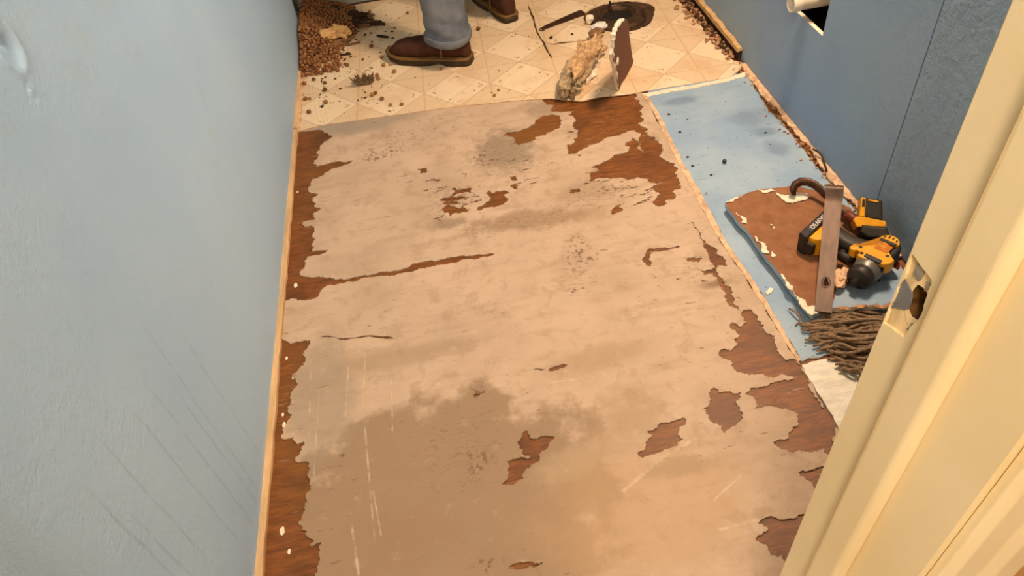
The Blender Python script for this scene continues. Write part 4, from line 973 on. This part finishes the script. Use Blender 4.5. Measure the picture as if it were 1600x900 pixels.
# chunks and splinters by the heap
def slab(bm, c, L, W, T, rot, seed, pitch=0.0, roll=0.0):
    r = bmesh.ops.create_cube(bm, size=1.0); es = list({e for v in r['verts'] for e in v.link_edges})
    bmesh.ops.subdivide_edges(bm, edges=es, cuts=3, use_grid_fill=True)
    vv = list(bm.verts)
    q = Matrix.Rotation(rot, 3, 'Z') @ Matrix.Rotation(pitch, 3, 'Y') @ Matrix.Rotation(roll, 3, 'X')
    for v in vv:
        p = v.co.copy(); n = mnoise.noise_vector(p*2.3+Vector((seed*2.3, seed, 0)))
        p = p + n*0.22; v.co = Vector(c) + q @ Vector((p.x*L, p.y*W, p.z*T))
CREAM = simple('cream plaster lump', lin(224, 178, 116), 0.8, var=0.12, scale=60, bump=0.5)
for i, (px, py, L, W, T, rot, lab) in enumerate(((513, 53, 0.055, 0.032, 0.03, 0.1, 'left cream plaster lump resting on the pebble heap'), (532, 49, 0.065, 0.035, 0.032, -0.5, 'right cream plaster lump resting on the pebble heap'))):
    p = F(px, py, 0.045); bm = bmesh.new(); slab(bm, p, L, W, T, rot, i+2); tag(obj('plaster_lump', bm, CREAM), lab, 'plaster')
GREYW = simple('dusty grey wood', lin(134, 98, 66), 0.85, var=0.35, scale=50, bump=0.6)
spl = [(528, 66, .020, .10, .02, .2, 1), (515, 72, .018, .09, .03, .25, 1), (505, 82, .014, .06, .022, -.3, 0), (540, 35, .022, .11, .02, -.15, 0), (555, 26, .018, .12, .015, -.1, 0), (560, 40, .015, .10, .012, -.1, 0), (575, 38, .012, .05, .012, -.2, 0), (592, 38, .011, .045, .014, -.35, 0), (518, 13, .045, .05, .025, .4, 0), (522, 22, .035, .06, .018, -.6, 0), (545, 22, .02, .07, .012, .0, 0), (530, 30, .032, .09, .022, -.3, 1), (598, 57, .010, .05, .010, -.55, 0), (552, 68, .012, .05, .006, .1, 1), (540, 85, .010, .04, .008, -.2, 0), (508, 90, .011, .05, .008, -.3, 0), (548, 45, .014, .09, .010, .05, 0), (566, 30, .014, .06, .009, -.4, 0)]
for i, (px, py, z, L, W, rot, k) in enumerate(spl):
    bm = bmesh.new(); slab(bm, F(px, py, z), L, W, max(0.006, W*0.45), rot, i+20, rnd.uniform(-0.1, 0.1))
    tag(obj('wood_splinter', bm, GREYW if k else ROT), 'rotten wood splinter in the debris beside the pebble heap', 'splinter', 'splinters beside the heap')
for i in range(26):
    px = rnd.uniform(512, 588); py = 20+ (px-512)*0.18 + rnd.uniform(-10, 14)
    L = rnd.uniform(0.02, 0.07); bm = bmesh.new(); slab(bm, F(px, py, rnd.uniform(0.010, 0.02)), L, rnd.uniform(0.008, 0.02), 0.007, rnd.uniform(-0.6, 0.5), 100+i)
    tag(obj('wood_splinter', bm, rnd.choice((ROT, ROT, GREYW))), 'rotten wood splinter in the debris beside the pebble heap', 'splinter', 'splinters beside the heap')
# shaggy tuft
tf = F(570, 132, ZV); bm = bmesh.new(); r_ = random.Random(8)
for i in range(46):
    a = r_.uniform(0, 6.28); e = r_.uniform(0.2, 1.35); L = r_.uniform(0.02, 0.042)
    d = Vector((math.cos(a)*math.cos(e)*1.3, math.sin(a)*math.cos(e)*0.7, math.sin(e)))
    s = tf + Vector((r_.uniform(-0.02, 0.02), r_.uniform(-0.008, 0.008), 0.006))
    tube(bm, [s, s+d*L*0.5+Vector((r_.uniform(-.004, .004), 0, 0)), s+d*L], [0.005, 0.0045, 0.0008], 5)
tag(obj('shaggy_tuft', bm, simple('grey brown fibre', lin(112, 88, 64), 0.9, var=0.4, scale=120, bump=0.6)), 'shaggy grey-brown fibre tuft on the vinyl in front of the boot', 'tuft')

# ------------------------------------------------------------------ toilet flange in the rotted hole
rp = sheet('rotted_patch', rag([(fc.x+math.cos(a)*FR*1.22, fc.y+math.sin(a)*FR*1.12) for a in [k*math.pi/14 for k in range(28)]], 0.12, 0.012, 120, 1, 1), [], 0.0001, 0.0016, ROT)
tag(rp, 'dark rotted floor wood around the toilet flange', 'rotten wood')
fl_ = empty('toilet_flange', (fc.x-0.012, fc.y, 0.0016)); tag(fl_, 'dark rusty toilet flange ring set in the rotted floor hole', 'toilet flange')
RUST = simple('dark rusty iron', lin(72, 50, 30), 0.6, 0.3, var=0.5, scale=60, bump=0.7)
bm = bmesh.new(); prof = [(0.054, 0.002), (0.058, 0.014), (0.070, 0.019), (0.092, 0.016), (0.104, 0.009), (0.106, 0.0004)]
lathe(bm, prof, 40, None, 'z', False); obj('ring', bm, RUST, fl_, True)
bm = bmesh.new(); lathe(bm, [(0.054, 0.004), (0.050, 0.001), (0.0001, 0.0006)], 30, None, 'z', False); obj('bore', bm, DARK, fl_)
bm = bmesh.new(); lathe(bm, [(0.064, 0.019), (0.067, 0.023), (0.074, 0.023), (0.077, 0.018)], 40, None, 'z', False); obj('inner_rib', bm, STEELD, fl_, True)
for (px, py) in ((953, 16), (1005, 26)):
    p = F(px, py, 0.01) - fl_.location
    bm = bmesh.new(); lathe(bm, [(0.010, 0.010), (0.010, 0.017), (0.0045, 0.018), (0.0045, 0.042), (0.003, 0.044)], 12, Matrix.Translation((p.x, p.y, 0))); obj('bolt', bm, STEELD, fl_)
# dark strip lying from the flange
s0, s1 = F(846, 44, 0.012), F(911, 18, 0.014); d_ = (s1-s0).normalized(); nrm = Vector((-d_.y, d_.x, 0))
bm = bmesh.new(); rs = []
for t, w, h in ((0, 0.006, 0.005), (0.15, 0.010, 0.007), (0.6, 0.014, 0.009), (0.97, 0.017, 0.010), (1, 0.013, 0.009)):
    c = s0.lerp(s1, t); c.z = ZV+0.0004
    rs.append([c-nrm*w, c+nrm*w, c+nrm*w*0.9+Vector((0, 0, h)), c-nrm*w*0.9+Vector((0, 0, h))])
rings(bm, rs); ds = obj('dark_strip', bm, simple('charred dark wood', lin(60, 32, 18), 0.7, var=0.4)); tag(ds, 'dark narrow strip lying on the vinyl beside the toilet flange', 'strip')
bm = bmesh.new(); c = F(847, 46, ZV+0.003); rs = []
for k in range(18):
    a = 2*math.pi*k/18; e_ = Vector((math.cos(a), math.sin(a), 0))
    rs.append([c+e_*0.010+e_*0.0022*math.cos(b)+Vector((0, 0, 0.0022*math.sin(b))) for b in [j*math.pi/3 for j in range(6)]])
rs.append(rs[0]); rings(bm, rs, False); tag(obj('small_ring', bm, STEEL, smooth=True), 'small metal ring at the tip of the dark strip', 'ring')
frag('brown_bit', 861, 60, (0.009, 0.006, 0.004), 0.9, ROT, 'small brown bit on the vinyl below the dark strip', 'debris', 9, ZV)
frag('brown_crumb', 894, 54, (0.005, 0.005, 0.003), 0.9, ROT, 'tiny brown crumb on the vinyl between strip and wax lumps', 'debris', 10, ZV)
# wax lumps at the flange edge
for i, (px, py, s, m, lab) in enumerate(((921, 38, (0.016, 0.012, 0.016), PLASTER, 'upper cream wax lump at the edge of the toilet flange'), (936, 49, (0.030, 0.018, 0.014), simple('white wax', lin(226, 222, 212), 0.5, var=0.1), 'white wax lump between flange and standing board piece'), (932, 60, (0.030, 0.018, 0.016), GREYW, 'grey-brown rotten lump in front of the toilet flange'))):
    bm = bmesh.new(); rock(bm, F(px, py, ZV)+Vector((0, 0, s[2]*0.75+0.008)), s, 40+i, 3, 0.3); tag(obj('wax_lump', bm, m), lab, 'wax' if i < 2 else 'debris')

# ------------------------------------------------------------------ standing board piece
A = F(967, 143, ZV); B = F(990, 98, ZV); hd_ = (B-A).normalized()
nn = Vector((hd_.y, -hd_.x, 0.0)); lean = (Vector((0, 0, 1)) + nn*0.06).normalized()
nv = hd_.cross(lean).normalized()
if nv.y > 0: nv = -nv
face = crop(860, 20, 160/1029, [(745, 62), (775, 80), (790, 120), (795, 230), (820, 420), (835, 480), (825, 560), (770, 660), (712, 712), (690, 780), (670, 700), (650, 560), (625, 470), (620, 420), (640, 300), (640, 220), (670, 150), (700, 110)])
loc = []
for p in face:
    q = RP(p[0], p[1], A, nv) - A
    loc.append((q.dot(hd_), max(0.0006, q.dot(lean))))
SM = Matrix(((hd_.x, lean.x, nv.x, A.x), (hd_.y, lean.y, nv.y, A.y), (hd_.z, lean.z, nv.z, A.z), (0, 0, 0, 1)))
sb = empty('board_fragment', mat=SM); tag(sb, 'brown broken board fragment standing on edge on the vinyl', 'board fragment')
lr = rag(loc, 0.06, 0.008, 131, 1, 1); lr = [(x, max(0.0004, y)) for x, y in lr]
sheet('board', lr, [], -0.010, 0.0, simple('dull brown board', lin(122, 78, 54), 0.85, var=0.12), sb, 0, bottom=True, side_mat=PLASTER)
# white broken gypsum rim along the near edge
rim = crop(860, 20, 160/1029, [(745, 62), (700, 100), (675, 140), (650, 200), (640, 280), (630, 400), (640, 480), (660, 560), (675, 660), (688, 760)])
pr = [RP(p[0], p[1], A, nv) - A for p in rim]
bm = bmesh.new(); r_ = random.Random(4)
cl = [Vector((q.dot(hd_)-0.001, max(0.004, q.dot(lean)), -0.004)) for q in pr]
dd = []
for a_, b_ in zip(cl[:-1], cl[1:]):
    for k in range(4): dd.append(a_.lerp(b_, k/4)+Vector((r_.uniform(-.003, .003), r_.uniform(-.002, .002), 0)))
tube(bm, dd, [r_.uniform(0.004, 0.0085) for _ in dd], 7); obj('broken_rim', bm, PLASTER, sb)
bm = bmesh.new(); q = RP(964, 96, A, nv)-A; rock(bm, (q.dot(hd_), q.dot(lean), 0.001), (0.010, 0.014, 0.004), 6, 2, 0); obj('paper_tag', bm, PLASTER, sb)

# ------------------------------------------------------------------ crumbling chunk beside it
ck = empty('crumbling_chunk', F(905, 125, ZV)); tag(ck, 'crumbling tan rotten wood chunk beside the standing board fragment', 'rotten wood')
CH1 = simple('tan rotten fibre', lin(196, 158, 114), 0.9, var=0.35, scale=55, bump=1.0, stretch=(1, 1, 1)); CH2 = simple('grey rotten fibre', lin(164, 142, 110), 0.9, var=0.4, scale=55, bump=1.0); CH3 = simple('dark rotten fibre', lin(126, 98, 68), 0.9, var=0.4, scale=45, bump=1.0)
base = ck.location; rotc = math.atan2(0.219, 0.175)
specs = [((884, 128), .030, .13, .030, .055, 0.15, CH2, 'ridge'), ((897, 122), .022, .17, .05, .035, 0.0, CH3, 'core'), ((905, 95), .045, .16, .032, .045, 0.0, CH1, 'ridge'), ((918, 96), .052, .21, .026, .06, -0.08, CH1, 'ridge'), ((913, 118), .028, .15, .024, .040, -0.05, CH2, 'ridge'), ((922, 112), .020, .11, .022, .026, -0.1, PLASTER, 'pale_flake'), ((930, 76), .062, .08, .03, .035, 0.1, CH1, 'ridge'), ((890, 138), .016, .06, .045, .03, 0.6, CH2, 'crumb')]
for i, (p, z, L, W, T, dr_, m, nm) in enumerate(specs):
    bm = bmesh.new(); slab(bm, F(p[0], p[1], z)-base, L, W, T, rotc+dr_+0.15, i+60, -0.12, rnd.uniform(-0.4, 0.4))
    bmesh.ops.subdivide_edges(bm, edges=bm.edges, cuts=2, use_grid_fill=True)
    for v in bm.verts:
        v.co += mnoise.noise_vector(v.co*22+Vector((i*3.1, 0, 0)))*0.016 + mnoise.noise_vector(v.co*70+Vector((i, 0, 0)))*0.007
        if v.co.z < 0.0004: v.co.z = 0.0004
    obj(nm, bm, m, ck)

# ------------------------------------------------------------------ person: legs in jeans, suede boots
def bake(o, mods):
    for t, kw in mods:
        md = o.modifiers.new(t, t)
        for k, v in kw.items(): setattr(md, k, v)
    dg = bpy.context.evaluated_depsgraph_get(); me = bpy.data.meshes.new_from_object(o.evaluated_get(dg))
    o.modifiers.clear(); old = o.data; o.data = me; bpy.data.meshes.remove(old)
    for p in me.polygons: p.use_smooth = True
    return o
def interp(tab, x):
    for (a, b), (c, d) in zip(tab[:-1], tab[1:]):
        if x <= c:
            t = (x-a)/(c-a); t = t*t*(3-2*t); return b+(d-b)*t
    return tab[-1][1]
person = empty('person', (0.16, 2.55, ZV)); tag(person, 'person in faded blue jeans and brown suede boots standing on the vinyl', 'person')
def pch(o): o.parent = person; o.matrix_parent_inverse = Matrix.Translation((-0.16, -2.55, -ZV)); return o
WID = [(0.0, 0.020), (0.012, 0.031), (0.06, 0.036), (0.12, 0.037), (0.20, 0.046), (0.25, 0.045), (0.29, 0.033), (0.31, 0.014)]
def boot(heel, yaw, mirror=1):
    Mx = Matrix.Translation((heel.x, heel.y, ZV)) @ Matrix.Rotation(yaw, 4, 'Z')
    top = [(0.0, 0.085), (0.03, 0.120), (0.06, 0.13), (0.10, 0.128), (0.14, 0.105), (0.18, 0.088), (0.23, 0.080), (0.275, 0.068), (0.31, 0.040)]
    bm = bmesh.new(); rs = []
    for k in range(33):
        x = 0.31*k/32; w = interp(WID, x)*0.96; h = interp(top, x); z0 = 0.022
        rs.append([(x+0.0, mirror*(w*math.copysign(abs(math.cos(a))**0.8, math.cos(a))), z0+(h-z0)*(0.5+0.5*math.copysign(abs(math.sin(a))**0.75, math.sin(a)))) for a in [j*math.pi/12 for j in range(24)]])
    rings(bm, rs)
    rs = []
    for z, cx, rx, ry in ((0.05, 0.066, 0.060, 0.036), (0.09, 0.062, 0.058, 0.038), (0.12, 0.064, 0.054, 0.038), (0.16, 0.068, 0.052, 0.040), (0.19, 0.068, 0.050, 0.040)):
        rs.append([(cx+rx*math.cos(a), ry*math.sin(a), z) for a in [j*math.pi/12 for j in range(24)]])
    rings(bm, rs)
    bt = obj('boot', bm, LEATHER); bake(bt, [('REMESH', dict(mode='VOXEL', voxel_size=0.005)), ('SMOOTH', dict(factor=0.6, iterations=8))])
    bt.data.materials.clear(); bt.data.materials.append(LEATHER)
    for v in bt.data.vertices:
        v.co += Vector(mnoise.noise_vector(v.co*22))*0.0018
    bt.data.transform(Mx); pch(bt)
    def band(name, lo, hi, grow, m):
        bm = bmesh.new(); rs = []
        for k in range(41):
            x = -0.004+0.322*k/40; w = interp([(a*1.038-0.004, b) for a, b in WID], x)+grow
            l, h = lo(x), hi(x)
            rs.append([(x, -w+0.003, l), (x, w-0.003, l), (x, w, l+0.003), (x, w, h-0.003), (x, w-0.003, h), (x, -w+0.003, h), (x, -w, h-0.003), (x, -w, l+0.003)])
        rings(bm, rs); o = obj(name, bm, m, None, True); o.data.transform(Mx); o.parent = bt; return o
    spring = lambda x: 0.012*max(0, (x-0.24)/0.07)**2
    band('sole', lambda x: (0.0004 if x < 0.085 else 0.0004+0.010*math.sin(min(1, (x-0.085)/0.055)*math.pi) if x < 0.14 else 0.0004)+spring(x), lambda x: 0.021+spring(x)*0.9, 0.003, SOLE)
    band('welt', lambda x: 0.0205+spring(x)*0.9, lambda x: 0.030+spring(x)*0.8, 0.0055, WELT)
    for sgn in (-1, 1):
        bm = bmesh.new(); pts = []
        for k in range(10):
            t = k/9; x = 0.095-0.015*math.sin(t*math.pi*0.5)+0.008*t; z = 0.03+0.085*t
            pts.append(Vector((x, sgn*(0.0405-0.002*t+0.0025*math.sin(t*math.pi)), z)))
        tube(bm, pts, 0.0022, 6); o = obj('side_seam', bm, THREAD, None, True); o.data.transform(Mx); o.parent = bt
    return bt
hL = F(737, 100); tL = F(614, 94); yawL = math.atan2(tL.y-hL.y, tL.x-hL.x)
bL = boot(hL, yawL, 1)
hR = F(800, 37); yawR = math.atan2(0.95, -0.30); bR = boot(hR, yawR, -1)
aL = Vector((hL.x+math.cos(yawL)*0.072, hL.y+math.sin(yawL)*0.072, 0)); aR = Vector((hR.x+math.cos(yawR)*0.066, hR.y+math.sin(yawR)*0.066, 0))
hip = Vector((0.16, 2.58, 0.93)); side = Vector((0.78, 0.62, 0)).normalized(); fwd = Vector((-0.62, 0.78, 0))
bm = bmesh.new()
for a_, s, z0 in ((aL, -1, 0.100), (aR, 1, 0.15)):
    hp = hip + side*0.09*s; kn = (a_*0.55+Vector((hp.x, hp.y, 0))*0.45) + fwd*0.02; kn.z = 0.50
    foot = Vector((a_.x, a_.y, z0)); rs = []; n = 36
    for k in range(46):
        t = k/45; z = z0+(0.93-z0)*t
        c = foot.lerp(Vector((kn.x, kn.y, 0)), min(1, (z-z0)/(0.5-z0))) if z < 0.5 else kn.lerp(hp, (z-0.5)/(0.43))
        r = interp([(z0, 0.079), (0.2, 0.074), (0.35, 0.077), (0.5, 0.076), (0.7, 0.092), (0.85, 0.105), (0.94, 0.105)], z)
        ring = []
        for j in range(n):
            a = 2*math.pi*j/n
            wr_ = 0.0065*math.sin(z*120+2.6*math.sin(a+1)+a)*max(0, 1-(z-z0)/0.15) + 0.003*mnoise.noise(Vector((math.cos(a)*1.6, math.sin(a)*1.6, z*11)))
            ring.append((c.x+(r+wr_)*math.cos(a), c.y+(r*0.98+wr_)*math.sin(a), z))
        rs.append(ring)
    rings(bm, rs)
rs = []
for z, rx, ry in ((0.84, 0.15, 0.10), (0.90, 0.175, 0.115), (0.98, 0.17, 0.11), (1.05, 0.16, 0.105)):
    rs.append([hip*1.0 - Vector((0, 0, hip.z-z)) + side*rx*math.cos(a)+fwd*ry*math.sin(a) for a in [j*math.pi/14 for j in range(28)]])
rings(bm, rs)
je = obj('jeans', bm, DENIM); bake(je, [('REMESH', dict(mode='VOXEL', voxel_size=0.007)), ('SMOOTH', dict(factor=0.5, iterations=2))]); je.data.materials.clear(); je.data.materials.append(DENIM); pch(je)
for a_, z0 in ((aL, 0.093), (aR, 0.143)):
    bm = bmesh.new(); rs = []
    for r, z in ((0.074, 0.004), (0.079, 0.0), (0.0835, 0.004), (0.0845, 0.014), (0.0835, 0.026), (0.080, 0.029), (0.076, 0.026)):
        rs.append([(a_.x+(r+0.0022*math.sin(3*a))*math.cos(a), a_.y+(r+0.0022*math.sin(3*a))*math.sin(a), z0+z+0.004*math.sin(a*2+0.5)) for a in [j*math.pi/18 for j in range(36)]])
    rings(bm, rs, False); o = obj('cuff', bm, DENIM, None, True); o.parent = je
# upper body (above the picture)
bm = bmesh.new(); rs = []
for z, rx, ry in ((1.0, 0.172, 0.118), (1.1, 0.165, 0.115), (1.25, 0.19, 0.125), (1.38, 0.205, 0.12), (1.46, 0.16, 0.09), (1.50, 0.07, 0.065)):
    rs.append([Vector((hip.x, hip.y, z)) + side*rx*math.cos(a)+fwd*ry*math.sin(a) for a in [j*math.pi/14 for j in range(28)]])
rings(bm, rs)
top_ = Vector((hip.x, hip.y, 0))
for s in (-1, 1):
    tube(bm, [top_+side*0.15*s+Vector((0, 0, 1.42)), top_+side*0.22*s+Vector((0, 0, 1.36)), top_+side*0.25*s+Vector((0, 0, 1.15))], [0.06, 0.058, 0.052], 14)
sh = obj('shirt', bm, SHIRT); bake(sh, [('REMESH', dict(mode='VOXEL', voxel_size=0.012)), ('SMOOTH', dict(factor=0.6, iterations=6))]); sh.data.materials.clear(); sh.data.materials.append(SHIRT); pch(sh)
bm = bmesh.new()
hc = top_+fwd*0.02+Vector((0, 0, 1.66))
tube(bm, [top_+Vector((0, 0, 1.44)), top_+fwd*0.01+Vector((0, 0, 1.58))], [0.06, 0.055], 16)
rs = []
for t in range(13):
    a = -math.pi/2+math.pi*t/12; z = 0.118*math.sin(a); k = max(0.02, math.cos(a)); jaw = 1-0.22*max(0, -math.sin(a))
    rs.append([hc+side*0.075*k*jaw*math.cos(b)+fwd*0.095*k*math.sin(b)+Vector((0, 0, z)) for b in [j*math.pi/10 for j in range(20)]])
rings(bm, rs)
tube(bm, [hc+fwd*0.088+Vector((0, 0, 0.02)), hc+fwd*0.112+Vector((0, 0, -0.022))], [0.009, 0.014], 8)
for s in (-1, 1):
    tube(bm, [hc+side*0.072*s+Vector((0, 0, 0.02)), hc+side*0.086*s-fwd*0.008+Vector((0, 0, 0.0)), hc+side*0.074*s+Vector((0, 0, -0.03))], [0.012, 0.015, 0.010], 8)
    el = top_+side*0.255*s+Vector((0, 0, 1.16)); wr_ = top_+side*0.27*s+fwd*0.06+Vector((0, 0, 0.90))
    tube(bm, [el, el.lerp(wr_, 0.4), wr_], [0.046, 0.042, 0.028], 14)
    pal = wr_+fwd*0.012+Vector((0, 0, -0.08)); tube(bm, [wr_, wr_.lerp(pal, 0.5), pal], [0.028, 0.036, 0.034], 12, True, 0.6)
    for f_ in range(4):
        b0_ = pal+fwd*(0.026-0.017*f_); ln = (0.07, 0.08, 0.075, 0.06)[f_]
        tube(bm, [b0_+Vector((0, 0, 0.015)), b0_-side*0.006*s+Vector((0, 0, -ln*0.5)), b0_-side*0.022*s+Vector((0, 0, -ln))], [0.0095, 0.009, 0.0075], 8)
    tube(bm, [wr_+fwd*0.02+Vector((0, 0, -0.03)), wr_+fwd*0.05-side*0.01*s+Vector((0, 0, -0.065)), wr_+fwd*0.055-side*0.018*s+Vector((0, 0, -0.095))], [0.013, 0.011, 0.008], 8)
bd = obj('body', bm, SKIN); bake(bd, [('REMESH', dict(mode='VOXEL', voxel_size=0.0045)), ('SMOOTH', dict(factor=0.5, iterations=3))]); bd.data.materials.clear(); bd.data.materials.append(SKIN); pch(bd)
for s in (-1, 1):
    bm = bmesh.new(); bmesh.ops.create_icosphere(bm, subdivisions=2, radius=0.011, matrix=Matrix.Translation(hc+fwd*0.082+side*0.03*s+Vector((0, 0, 0.012)))); pch(obj('eye', bm, WHITET, None, True))
bm = bmesh.new(); tube(bm, [hc+fwd*0.088-side*0.022+Vector((0, 0, -0.052)), hc+fwd*0.092+Vector((0, 0, -0.054)), hc+fwd*0.088+side*0.022+Vector((0, 0, -0.052))], [0.003, 0.006, 0.003], 8); pch(obj('mouth', bm, simple('lips', lin(150, 80, 70)), None, True))
bm = bmesh.new(); rs = []
for t in range(8):
    a = math.radians(5+85*t/7); k = max(0.02, math.cos(a))
    rs.append([hc-fwd*0.012+side*0.084*k*math.cos(b)+fwd*0.098*k*math.sin(b)+Vector((0, 0, 0.03+0.105*math.sin(a))) for b in [j*math.pi/10 for j in range(20)]])
rings(bm, rs); pch(obj('hair', bm, HAIR, None, True))
